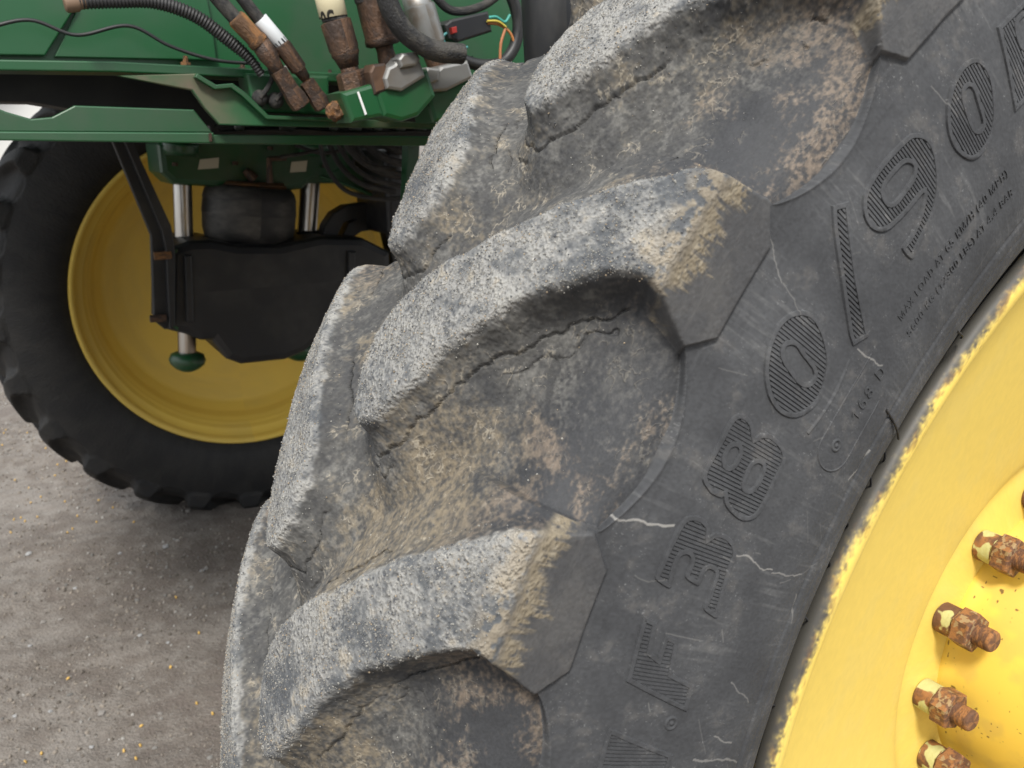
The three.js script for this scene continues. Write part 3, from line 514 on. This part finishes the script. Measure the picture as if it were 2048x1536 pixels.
// dark belly of the chassis behind the panel, seen from below
const belly = put('belly_pan', new RoundedBoxGeometry(4.6, .10, 1.05, 2, .02), black, sprayer); belly.position.set(.8, 1.64, -1.75);
plate('shade_gap_plate', [[-900, 60], [1300, 60], [1300, 284], [424, 276], [420, 250], [240, 226], [150, 217], [60, 202], [-900, 194]], -1.18, .12, black);  // black plate cut to fill the dark gaps, standing in for the shaded chassis interior
const shade_slab = put('shade_slab', new RoundedBoxGeometry(4.8, .06, 2.8, 2, .02), green, sprayer); shade_slab.position.set(.8, 2.1, -2.4);  // unseen slab, added to shade the far rim and the ground below
const tank = put('solution_tank', new RoundedBoxGeometry(3.4, 1.2, 1.7, 4, .25), std(lin(.6, .62, .6), .6), sprayer, 'pale solution tank on top of the frame'); tank.position.set(.6, 2.75, -1.6);
// small bolts along the flange
for (const [x, y, s, m] of [[371, 130, 1, orangeRust], [485, 140, .9, brownSteel], [572, 146, .8, steel], [660, 152, .7, brownSteel]]) spindle('flange_bolt', [x, y + 6], [x, y - 18 * s], ZF + .0, [[0, 10 * s], [.45, 11 * s], [.5, 6 * s], [1, 5 * s]], m, sprayer, 6);
// valve block
plate('valve_block', [[497, 152], [652, 157], [652, 224], [510, 218]], ZF + .07, .05, green, sprayer, .004);
for (const [x, y] of [[520, 196], [551, 201]]) { const t = grp('sensor_plug', sprayer); const m = spindle('plug_cap', [x, y], [x + 1, y + 1], ZF + .085, [[0, 13], [1, 13]], rubber, t); m.geometry = new THREE.SphereGeometry(.012, 16, 12); tube('plug_wire', [[x, y, .0], [x + 18, y - 25], [545, 150], [532, 110], [510, 70]], ZF + .095, 10, rubber, t, 24); }
// corrugated loom
{ const t = grp('corrugated_hose', sprayer), c = path([[150, 4], [230, 2], [310, 4], [390, 32], [450, 75], [500, 118], [524, 150]], ZF + .10), n = 240, fr = c.computeFrenetFrames(n, false), pos = [], idx = [], k = mpp(300, 10, ZF + .1);
  for (let i = 0; i <= n; i++) { const p = c.getPointAt(i / n), r = (15 - 5 * ss(.75, 1, i / n)) * k * (i % 4 < 2 ? 1 : .86); for (let j = 0; j < 14; j++) { const a = j / 14 * 6.283; const q = p.clone().addScaledVector(fr.normals[i], Math.cos(a) * r).addScaledVector(fr.binormals[i], Math.sin(a) * r); pos.push(q.x, q.y, q.z); } }
  for (let i = 0; i < n; i++) for (let j = 0; j < 14; j++) { const a = i * 14 + j, b = i * 14 + (j + 1) % 14; idx.push(a, b, a + 14, b, b + 14, a + 14); }
  put('sleeve', geo(pos, null, null, idx), std(lin(.02, .02, .021), .6), t); spindle('end_clamp', [128, 8], [172, 4], ZF + .10, [[0, 15], [.1, 19], [.6, 19], [.7, 15], [1, 14]], new THREE.MeshStandardMaterial({ color: lin(.17, .11, .07), roughness: .7 }), t); }
// two slim hydraulic hoses into the block
function tagTex(lines, bg, fg) { const c = document.createElement('canvas'); c.width = 256; c.height = 128; const g = c.getContext('2d'); g.fillStyle = bg; g.fillRect(0, 0, 256, 128); g.fillStyle = fg; g.font = 'bold 44px sans-serif'; lines.forEach((l, i) => g.fillText(l, 10, 52 + i * 54)); const t = new THREE.CanvasTexture(c); t.colorSpace = THREE.SRGBColorSpace; return t; }
{ const t = grp('hydraulic_hose', sprayer, 'slim hose with an orange rusted ferrule'); tube('hose', [[395, -60], [430, -10], [475, 42]], ZF + .12, 32, rubber, t, 16);
  spindle('ferrule', [470, 34], [548, 118], ZF + .12, [[0, 17], [.06, 20], [.5, 19], [.52, 21], [.62, 21], [.64, 17], [1, 15]], orangeRust, t); spindle('stem', [520, 86], [562, 148], ZF + .12, [[0, 19], [.4, 20], [.7, 15], [1, 12]], brownSteel, t);
  spindle('swivel_nut', [556, 140], [582, 182], ZF + .12, [[0, 14], [.05, 17], [1, 18]], brownSteel, t, 6); spindle('adaptor', [578, 176], [604, 214], ZF + .12, [[0, 17], [.5, 21], [.95, 20], [1, 16]], brownSteel, t, 6); }
{ const t = grp('hydraulic_hose', sprayer, 'slim hose with a white printed label'); tube('hose', [[445, -60], [480, -10], [526, 48], [575, 100]], ZF + .12, 27, rubber, t, 20);
  const lb = spindle('label', [520, 38], [566, 92], ZF + .12, [[0, 15.5], [1, 15.5]], new THREE.MeshStandardMaterial({ map: tagTex(['ATTENTION', ''], '#cfd3d6', '#22252a'), roughness: .6 }), t, 24);
  spindle('ferrule', [562, 88], [612, 158], ZF + .12, [[0, 15], [.05, 18], [.7, 17], [.75, 13], [1, 10]], brownSteel, t); spindle('stem', [606, 148], [620, 174], ZF + .12, [[0, 8], [1, 8]], orangeRust, t);
  spindle('swivel_nut', [612, 162], [632, 192], ZF + .12, [[0, 13], [.06, 16], [1, 17]], brownSteel, t, 6); spindle('adaptor', [628, 186], [648, 216], ZF + .12, [[0, 16], [.5, 19], [.9, 18], [1, 14]], brownSteel, t, 6); }
// three large drive hoses with elbow blocks
const ZH = ZF + .16;
{ const t = grp('drive_hose', sprayer, 'thick hose with a cream label and white-striped green elbow'); tube('hose', [[640, -80], [655, -20], [670, 40]], ZH, 52, rubber, t, 12);
  spindle('label', [652, -30], [667, 34], ZH, [[0, 27.5], [1, 27.5]], new THREE.MeshStandardMaterial({ map: tagTex(['3047 41', 'SPR7041'], '#c9bf9f', '#2b2a26'), roughness: .7 }), t, 28);
  spindle('ferrule', [670, 40], [699, 134], ZH, [[0, 24], [.04, 30], [.6, 29], [.66, 27], [.72, 28], [.8, 24], [1, 19]], brownSteel, t, 28); spindle('stem', [696, 124], [704, 160], ZH, [[0, 18], [1, 17]], brownSteel, t);
  spindle('swivel_nut', [701, 142], [713, 186], ZH, [[0, 24], [.1, 30], [.9, 31], [1, 27]], brownSteel, t, 6);
  plate('elbow_block', [[690, 192], [744, 176], [757, 226], [706, 236]], ZH + .03, .06, green, t, .006); plate('paint_stripe', [[714, 184], [718, 183], [734, 228], [730, 230]], ZH + .0385, .001, white, t, 0); }
{ const t = grp('drive_hose', sprayer, 'thick hose clamped by a silver flange on a green elbow'); tube('hose', [[700, -120], [722, -60], [740, 0]], ZH, 60, rubber, t, 12);
  spindle('ferrule', [738, -40], [768, 92], ZH, [[0, 28], [.04, 34], [.55, 34], [.85, 33], [.9, 35], [.97, 34], [1, 26]], brownSteel, t, 28); spindle('stem', [766, 84], [780, 140], ZH, [[0, 18], [.3, 16], [1, 20]], brownSteel, t);
  plate('flange_clamp', [[772, 158], [778, 140], [790, 134], [800, 120], [830, 116], [842, 150], [800, 176], [776, 172]], ZH + .04, .05, steel, t, .005); plate('clamp_bolt', [[742, 146], [748, 134], [766, 132], [772, 148], [766, 178], [750, 184]], ZH + .035, .03, brownSteel, t, .004); plate('clamp_bolt', [[800, 120], [806, 112], [830, 110], [834, 118], [828, 126], [804, 130]], ZH + .05, .02, steel, t, .004);
  plate('elbow_block', [[757, 186], [790, 176], [848, 150], [860, 190], [830, 224], [800, 234], [770, 226]], ZH + .03, .06, green, t, .007); }
{ const t = grp('drive_hose', sprayer, 'thick hose with grey ferrule beside the black rubber sleeve'); tube('hose', [[790, -120], [815, -60], [832, 0]], ZH - .03, 52, orangeRust, t, 12);
  spindle('ferrule', [826, -20], [862, 96], ZH - .03, [[0, 25], [.25, 26], [.3, 31], [.9, 30], [1, 26]], steel, t, 28); spindle('stem', [860, 90], [882, 150], ZH - .03, [[0, 20], [1, 18]], brownSteel, t);
  plate('flange_clamp', [[860, 162], [872, 148], [884, 138], [930, 128], [938, 152], [890, 176], [866, 178]], ZH + .01, .05, steel, t, .005); plate('clamp_bolt', [[848, 150], [856, 140], [874, 142], [872, 158], [852, 168]], ZH + .015, .03, steel, t, .004);
  plate('elbow_block', [[858, 188], [930, 152], [960, 210], [930, 236], [870, 236]], ZH, .06, green, t, .007); }
{ const lump = new THREE.IcosahedronGeometry(.0135, 3), p = lump.attributes.position; for (let i = 0; i < p.count; i++) { const f = 1 + .35 * (hash(Math.round(p.getX(i) * 5000), Math.round(p.getY(i) * 5000) + Math.round(p.getZ(i) * 7000), 3) - .5); p.setXYZ(i, p.getX(i) * f, p.getY(i) * f, p.getZ(i) * f); } lump.computeVertexNormals(); const m = put('rusty_plug', lump, orangeRust, sprayer); m.position.copy(at(671, 222, ZH)); }
// rubber sleeve, connector and wiring
tube('rubber_sleeve', [[765, -40], [782, 20], [812, 66], [865, 100], [925, 108]], ZH + .06, 40, rubber, sprayer, 40);
tube('cable', [[905, 112], [960, 130], [1005, 124], [1030, 90], [1036, 40], [1015, -30]], ZF + .10, 22, black, sprayer, 40);
{ const t = grp('wiring_connector', sprayer), z = ZF + .1; plate('housing', [[892, 52], [902, 44], [972, 28], [978, 60], [914, 80], [900, 74]], z, .035, black, t, .004); plate('lock_tab', [[904, 56], [912, 54], [913, 64], [906, 66]], z + .012, .008, red, t, .001);
  tube('teal_wire', [[900, 62], [886, 74], [894, 92], [922, 100], [935, 94]], z, 5, std(lin(.05, .22, .22), .5), t, 24); tube('teal_wire', [[974, 36], [992, 34], [1010, 44], [1020, 30]], z, 5, std(lin(.05, .3, .25), .5), t, 24);
  tube('orange_wire', [[974, 46], [1000, 50], [1020, 66], [1030, 90]], z + .004, 5, std(lin(.45, .18, .06), .5), t, 24); tube('orange_wire', [[1012, 54], [1002, 86], [1000, 118]], z + .006, 5, std(lin(.4, .16, .07), .5), t, 24); tube('yellow_wire', [[974, 42], [996, 43], [1012, 54]], z + .008, 4, std(lin(.5, .4, .06), .5), t, 20); }
spindle('black_post', [1095, -120], [1108, 180], ZF + .30, [[0, 50], [1, 50]], black, sprayer, 32);
// ---------------------------------------------------------------- far wheel
const farWheel = grp('wheel', sprayer, 'far wheel across the machine, dark clean tyre on a deep yellow rim');
farWheel.position.set(-.1906 + Math.sin(-.0764) * -.150, HUB_Y - .0136, -2.985 - .150 * Math.cos(.0764)); farWheel.rotation.y = -.0764;
{
  const S = sheet(0, 360, .62, rows(false), 0, p => 0), idx = []; const cells = []; for (let i = 0; i < S.n; i++) for (let j = 0; j < S.m - 1; j++) cells.push([i, j]);
  for (let k = 0; k < S.uv.length / 2; k++) { S.uv[k * 2] = Math.floor(k / S.m) / S.n * 14; S.uv[k * 2 + 1] = (k % S.m) / S.m * 3; }
  put('tyre', pick(S, cells), new THREE.MeshStandardMaterial({ map: paintTex([.011, .011, .0115], [.020, .019, .018], 890, .8), bumpMap: noiseBump, bumpScale: .0012, roughness: .68 }), farWheel);
  const prof = [[.606, .150], [.607, .156], [.602, .162], [.594, .162], [.588, .154], [.584, .142], [.582, .120], [.574, .112], [.570, .104], [.562, .100], [.556, .088], [.550, .070], [.544, .064], [.540, .050], [.530, .030], [.52, -.02], [.49, -.07], [.42, -.105], [.30, -.115], [.19, -.11], [.17, -.06], [.001, -.05]];
  put('rim', turned(dense(prof, .012), 128, 900), farYellow, farWheel, 'deep yellow rim dish');
  put('rim_barrel', turned(dense([[.606, .150], [.57, .09], [.53, 0], [.584, -.12], [.606, -.156]], .03), 96, 620), farYellow, farWheel);
}
// ---------------------------------------------------------------- far suspension: air spring between two chrome legs
const ZS = -2.58;
{ const t = grp('spring_mount', sprayer, 'green cast mount above the air spring');
  plate('casting', [[328, 296], [345, 284], [640, 284], [700, 300], [690, 330], [640, 350], [612, 352], [598, 366], [545, 373], [520, 366], [350, 356], [333, 340]], ZS + .05, .22, green, t, .02);
  spindle('socket', [362, 284], [362, 312], ZS + .10, [[0, 34], [.3, 37], [.36, 34], [.6, 36], [.66, 33], [1, 34]], green, t, 28); spindle('socket', [628, 284], [628, 312], ZS + .10, [[0, 30], [.4, 33], [.5, 30], [1, 30]], green, t, 28);
  plate('side_arm', [[612, 318], [690, 330], [805, 412], [800, 418], [690, 362], [614, 362]], ZS + .06, .10, green, t, .008);
  plate('sticker', [[400, 319], [438, 315], [437, 336], [396, 339]], ZS + .074, .002, cream, t, 0); plate('sticker', [[583, 324], [615, 321], [612, 343], [580, 345]], ZS + .074, .002, cream, t, 0); }
const spring = grp('air_spring', sprayer, 'ribbed black rubber air spring');
spindle('end_plate', [500, 362], [500, 374], ZS, [[0, 70], [1, 76]], orangeRust, spring, 40); spindle('bellows', [500, 370], [497, 494], ZS, [[0, 66], [.03, 80], [.10, 88], [.22, 92], [.24, 91], [.45, 93], [.47, 92], [.7, 91], [.85, 86], [.94, 76], [1, 62]], new THREE.MeshStandardMaterial({ map: paintTex([.022, .022, .023], [.085, .08, .072], 905, 1), roughness: .62 }), spring, 48);
for (const [x, x2, xl, y1] of [[364, 364, 375, 716], [622, 622, 600, 694]]) { const t = grp('suspension_leg', sprayer, x < 500 ? 'chrome leg beside the bent black arm' : 'chrome leg with a rust-stained side');
  spindle('chrome_rod', [x, 340], [xl, y1], ZS + .0, [[0, 19], [1, 19]], chrome, t, 28); spindle('end_collar', [xl, y1 - 12], [xl, y1 + 26], ZS, [[0, 22], [.12, 33], [.4, 37], [.62, 34], [.85, 24], [1, 12]], green, t, 28); }
plate('mount_plate', [[345, 494], [400, 480], [600, 478], [770, 500], [760, 512], [350, 506]], ZS + .06, .2, green);
{ const t = grp('plastic_shield', sprayer, 'black moulded shield below the air spring'); plate('shell', [[352, 508], [380, 498], [420, 496], [470, 506], [560, 506], [640, 488], [720, 490], [764, 512], [766, 600], [700, 650], [640, 655], [622, 672], [600, 690], [566, 704], [484, 712], [462, 704], [432, 664], [404, 664], [374, 652], [350, 646]], ZS + .17, .3, black, t, .025);
  plate('rib', [[372, 514], [380, 514], [384, 640], [376, 640]], ZS + .205, .02, black, t, .006); plate('rib', [[700, 506], [708, 506], [704, 620], [696, 624]], ZS + .205, .02, black, t, .006);
  plate('edge_strip', [[344, 500], [354, 500], [356, 660], [346, 652]], ZS + .19, .3, green, t, .002); }
{ const t = grp('bent_arm', sprayer, 'bent black steel arm'); const z = ZS + .22;
  plate('arm_bar', [[228, 286], [262, 286], [330, 440], [346, 490], [344, 652], [330, 656], [310, 640], [304, 470]], z, .02, black, t, .004); plate('arm_rib', [[252, 286], [264, 286], [340, 452], [348, 500], [348, 650], [340, 656], [334, 500], [326, 462]], z + .03, .03, black, t, .003);
  spindle('pivot_bolt', [308, 512], [342, 510], z + .03, [[0, 9], [1, 9]], orangeRust, t, 8); spindle('pivot_bolt', [300, 638], [332, 636], z + .02, [[0, 8], [1, 8]], brownSteel, t, 8); }
plate('curved_arm', [[646, 476], [652, 452], [668, 428], [692, 414], [730, 409], [850, 412], [850, 540], [790, 540], [770, 452], [722, 460], [694, 478], [684, 478], [700, 448], [716, 438], [700, 436], [684, 444], [668, 478]], ZS + .08, .05, black, sprayer, .006);
tube('thin_bracket', [[640, 352], [700, 372], [806, 416]], ZS + .14, 7, green, sprayer, 12);
plate('green_post', [[817, 284], [838, 284], [834, 436], [812, 436]], -1.95, .04, green); for (const y of [296, 380]) spindle('post_bolt', [826, y], [826, y + 1], -1.94, [[0, 3], [1, 3]], brownSteel, sprayer, 8);
box('black_housing', 770, 300, 812, 470, -2.3, .3, black, sprayer, .02);
for (const [a, w, dz] of [[[[655, 280], [680, 330], [720, 366], [790, 384]], 11, 0], [[[672, 280], [700, 326], [740, 356], [800, 372]], 10, .03], [[[700, 280], [726, 318], [762, 342], [806, 352]], 17, -.03], [[[724, 280], [752, 306], [786, 322], [812, 328]], 15, .02], [[[756, 280], [780, 296], [812, 304]], 15, 0], [[[640, 300], [600, 308], [560, 314]], 7, .04]]) tube('air_line', a, -2.2 + dz, w, rubber, sprayer, 30);
spindle('air_fitting', [540, 366], [538, 316], ZS + .14, [[0, 7], [1, 5]], brownSteel, sprayer, 8); spindle('air_fitting', [536, 318], [572, 316], ZS + .14, [[0, 5], [1, 5]], brownSteel, sprayer, 8); spindle('air_fitting', [508, 358], [490, 340], ZS + .09, [[0, 12], [1, 7]], brownSteel, sprayer, 8);
for (const [x, y] of [[404, 502], [606, 486], [700, 494]]) spindle('shield_bolt', [x, y + 2], [x, y - 8], ZS + .12, [[0, 8], [.6, 8], [.62, 5], [1, 5]], orangeRust, sprayer, 6);
for (const [x, y] of [[364, 486], [619, 472]]) spindle('rod_seal', [x, y], [x, y - 12], ZS, [[0, 27], [.5, 27], [.6, 23], [1, 22]], rubber, sprayer, 24);
for (const [x, y] of [[470, 330], [350, 332], [650, 336], [540, 300]]) spindle('mount_bolt', [x, y], [x, y - 7], ZS + .085, [[0, 6], [1, 6]], brownSteel, sprayer, 6);
for (const [a, w, z] of [[[[430, 250], [520, 258], [640, 255], [760, 262], [880, 258]], 9, ZF - .1], [[[440, 260], [560, 254], [700, 262], [880, 256]], 7, ZF - .06], [[[690, 284], [700, 300], [735, 330], [790, 340]], 12, -2.0], [[[640, 284], [652, 330], [690, 380], [760, 398], [800, 396]], 9, -2.1], [[[590, 290], [640, 306], [690, 300]], 8, -2.2]]) tube('hydraulic_line', a, z, w, rubber, sprayer, 40);
for (const [x, w] of [[470, 18], [560, 30], [660, 14], [700, 22], [745, 18], [790, 20], [830, 22]]) spindle('line_fitting', [x, 254], [x + w, 255], ZF - .05, [[0, 6], [.5, 8], [1, 6]], steel, sprayer, 8);
tube('cable', [[-40, 60], [60, 40], [150, 70], [260, 52], [340, 92], [430, 120], [520, 128]], ZF + .03, 9, black, sprayer, 50);
tube('cable', [[860, -20], [900, 20], [960, 14], [1010, -20]], ZF + .06, 16, rubber, sprayer, 24);
tube('cable', [[940, 118], [970, 150], [1000, 160], [1060, 150]], ZF + .06, 14, rubber, sprayer, 24);
// ---------------------------------------------------------------- ground
const GS = 2.6;
const gmap = dataTex(2048, 2048, (i, j, o) => {
  const x = i / 2048 * GS * 1000, y = j / 2048 * GS * 1000; // mm
  const f = fbm(x / 260, y / 260, 4, 1001), g = fbm(x / 45, y / 45, 4, 1011), h = vn(x / 7, y / 7, 1021), k = vn(x / 3.2, y / 3.2, 1031);
  let c = mixArr([.122, .103, .088], [.192, .172, .152], ss(.32, .68, f * .5 + g * .5));
  c = mixArr(c, [.25, .235, .215], .45 * ss(.74, .88, h) * ss(.35, .6, g)); c = mixArr(c, [.07, .06, .05], .5 * ss(.24, .14, k)); c = mixArr(c, [.28, .265, .245], .45 * ss(.84, .93, k));
  o[0] = c[0]; o[1] = c[1]; o[2] = c[2];
}, true);
const gbump = dataTex(2048, 2048, (i, j, o) => { const x = i / 2048 * GS * 1000, y = j / 2048 * GS * 1000; o[0] = o[1] = o[2] = .45 * fbm(x / 30, y / 30, 4, 1041) + .3 * vn(x / 7, y / 7, 1021) + .25 * vn(x / 3.2, y / 3.2, 1031); });
gmap.wrapS = gmap.wrapT = gbump.wrapS = gbump.wrapT = THREE.MirroredRepeatWrapping;
const groundH = (x, z) => { const u = x * .93 + z * .36; return (fbm(x * 1.1, z * 1.1, 3, 1051) - .5) * .03 + (fbm(u * 1.2, (z * .93 - x * .36) * 9, 3, 1061) - .5) * .022 + (fbm(x * 14, z * 14, 3, 1071) - .5) * .010; };
{
  const g = [], u = [], idx = [], n = 300, m = 420, x0 = -2.4, x1 = 1.2, z0 = -6, z1 = -.6;
  for (let i = 0; i <= n; i++) for (let j = 0; j <= m; j++) { const x = mix(x0, x1, i / n), z = mix(z0, z1, j / m), e = Math.min(1, Math.min(i, n - i, j, m - j) / 8); g.push(x, groundH(x, z) * e, z); u.push(x / GS, z / GS); }
  for (let i = 0; i < n; i++) for (let j = 0; j < m; j++) { const a = i * (m + 1) + j, b = a + m + 1; idx.push(a, a + 1, b, b, a + 1, b + 1); }
  const near = geo(g, null, u, idx);
  const q = [], uu = [], ii = []; const ring = [[-200, -200, 200, z0], [-200, z1, 200, 200], [-200, z0, x0, z1], [x1, z0, 200, z1]]; ring.forEach(([a, b, c, d], k) => { q.push(a, 0, b, c, 0, b, c, 0, d, a, 0, d); uu.push(a / GS, b / GS, c / GS, b / GS, c / GS, d / GS, a / GS, d / GS); ii.push(k * 4, k * 4 + 2, k * 4 + 1, k * 4, k * 4 + 3, k * 4 + 2); });
  const gm = put('ground', mergeGeometries([near, geo(q, null, uu, ii)]), new THREE.MeshStandardMaterial({ map: gmap, bumpMap: gbump, bumpScale: .008, roughness: .95 }), scene, 'grey-brown packed gravel yard'); gm.userData = { kind: 'structure', label: 'grey-brown packed gravel yard with faint ruts', category: 'ground' };
}
{ // loose grit
  const gg = new THREE.IcosahedronGeometry(1, 0), N = 60000, r = rng(123), im = new THREE.InstancedMesh(gg, std(0xffffff, .9), N), M = new THREE.Matrix4(), q = new THREE.Quaternion(), p = new THREE.Vector3(), s = new THREE.Vector3(), c = new THREE.Color();
  for (let i = 0; i < N;) { const x = -1.9 + r() * 2.9, z = -5.6 + r() * 4.8; if (fbm(x * 3, z * 3, 3, 1101) + r() * .4 < .62) continue; const a = .001 + Math.pow(r(), 6) * .006; p.set(x, groundH(x, z) + a * .25, z); q.set(r() - .5, r() - .5, r() - .5, r() - .5).normalize(); s.set(a * (.7 + r() * .7), a * (.5 + r() * .5), a * (.7 + r() * .7)); im.setMatrixAt(i, M.compose(p, q, s)); const b = .55 + .9 * r(); r() < .2 ? c.setRGB(.23 * b, .22 * b, .205 * b) : c.setRGB(.17 * b, .148 * b, .125 * b); im.setColorAt(i, c); i++; }
  im.name = 'gravel'; im.castShadow = im.receiveShadow = true; im.userData = { kind: 'stuff', label: 'loose grey-brown grit strewn over the yard', category: 'gravel' }; scene.add(im);
}
{ // spilled corn and the larger stones, one by one
  const kg = new THREE.SphereGeometry(.006, 12, 9); { const p = kg.attributes.position; for (let i = 0; i < p.count; i++) { const y = p.getY(i); p.setXYZ(i, p.getX(i) * (1 + y * 40) * .85, y * .95, p.getZ(i) * .55); } kg.computeVertexNormals(); }
  const km = std(lin(.52, .33, .09), .6), r = rng(321);
  const spots = [[115, 930], [133, 925], [110, 952], [30, 960], [58, 975], [82, 996], [62, 1005], [130, 1004], [28, 1040], [42, 1036], [50, 1042], [22, 1067], [75, 1034], [226, 1017], [198, 1003], [155, 1034], [193, 1044], [268, 1046], [145, 1056], [12, 862], [8, 868], [55, 868], [92, 900], [5, 895], [282, 1448], [393, 1405], [425, 1426], [280, 1486], [247, 1498], [82, 1501], [50, 1519], [272, 1517], [352, 1196], [398, 1268], [341, 1335], [136, 1357], [135, 1064]];
  for (const [x, y] of spots) { const p = onGround(x, y), m = put('corn_kernel', kg, km, scene); m.position.set(p.x, groundH(p.x, p.z) + .003, p.z); m.rotation.set(1.2 + r() * .6, r() * 6.3, r() * 6.3); m.userData = { label: 'yellow corn kernel spilled on the gravel', category: 'corn kernel', group: 'spilled corn kernels' }; }
  const sm = [std(lin(.28, .28, .28), .85), std(lin(.21, .195, .18), .9)];
  for (const [x, y, a] of [[203, 1424, 11], [332, 1096, 10], [58, 1108, 9], [85, 1240, 8], [120, 1235, 7], [404, 1144, 7], [377, 1024, 9], [280, 1272, 7], [336, 1284, 6], [182, 1488, 7], [320, 1425, 7], [60, 1290, 6], [150, 1178, 6], [240, 1108, 6], [290, 1095, 7], [100, 1420, 6], [30, 1430, 7]]) {
    const g = new THREE.IcosahedronGeometry(1, 1), q = g.attributes.position, sd = Math.round(x + y); for (let i = 0; i < q.count; i++) { const f = .8 + .45 * hash(Math.round(q.getX(i) * 90), Math.round(q.getY(i) * 90) * 3 + Math.round(q.getZ(i) * 90) * 7, sd); q.setXYZ(i, q.getX(i) * f, q.getY(i) * f * .6, q.getZ(i) * f); } g.computeVertexNormals();
    const p = onGround(x, y), k = a / 1.7 * p.distanceTo(camera.position) / FPX, m = put('pebble', toCreasedNormals(g, .5), sm[sd % 2], scene); m.scale.setScalar(k); m.position.set(p.x, groundH(p.x, p.z) + k * .3, p.z); m.rotation.y = r() * 6; m.userData = { label: 'pale pebble lying loose on the gravel', category: 'pebble', group: 'loose pebbles' };
  }
}
// far-off shed seen through the gap under the frame
{ const t = new THREE.Group(); t.name = 'shed'; scene.add(t); t.position.set(-4, 0, -46); t.userData = { label: 'far white shed glimpsed through the gap under the frame', category: 'shed' };
  const w = put('wall', new THREE.BoxGeometry(34, 5, 12), std(lin(.62, .62, .6), .8), t); w.position.y = 2.5; const rf = put('roof', new THREE.CylinderGeometry(.01, 8.2, 2.4, 4, 1), std(lin(.3, .3, .31), .7), t); rf.rotation.y = Math.PI / 4; rf.scale.set(2.9, 1, 1.1); rf.position.y = 6.2;
  const dr = put('door', new THREE.BoxGeometry(3.2, 3.4, .1), std(lin(.35, .10, .08), .7), t); dr.position.set(1.9, 1.7, 6.06); }
renderer.render(scene, camera);
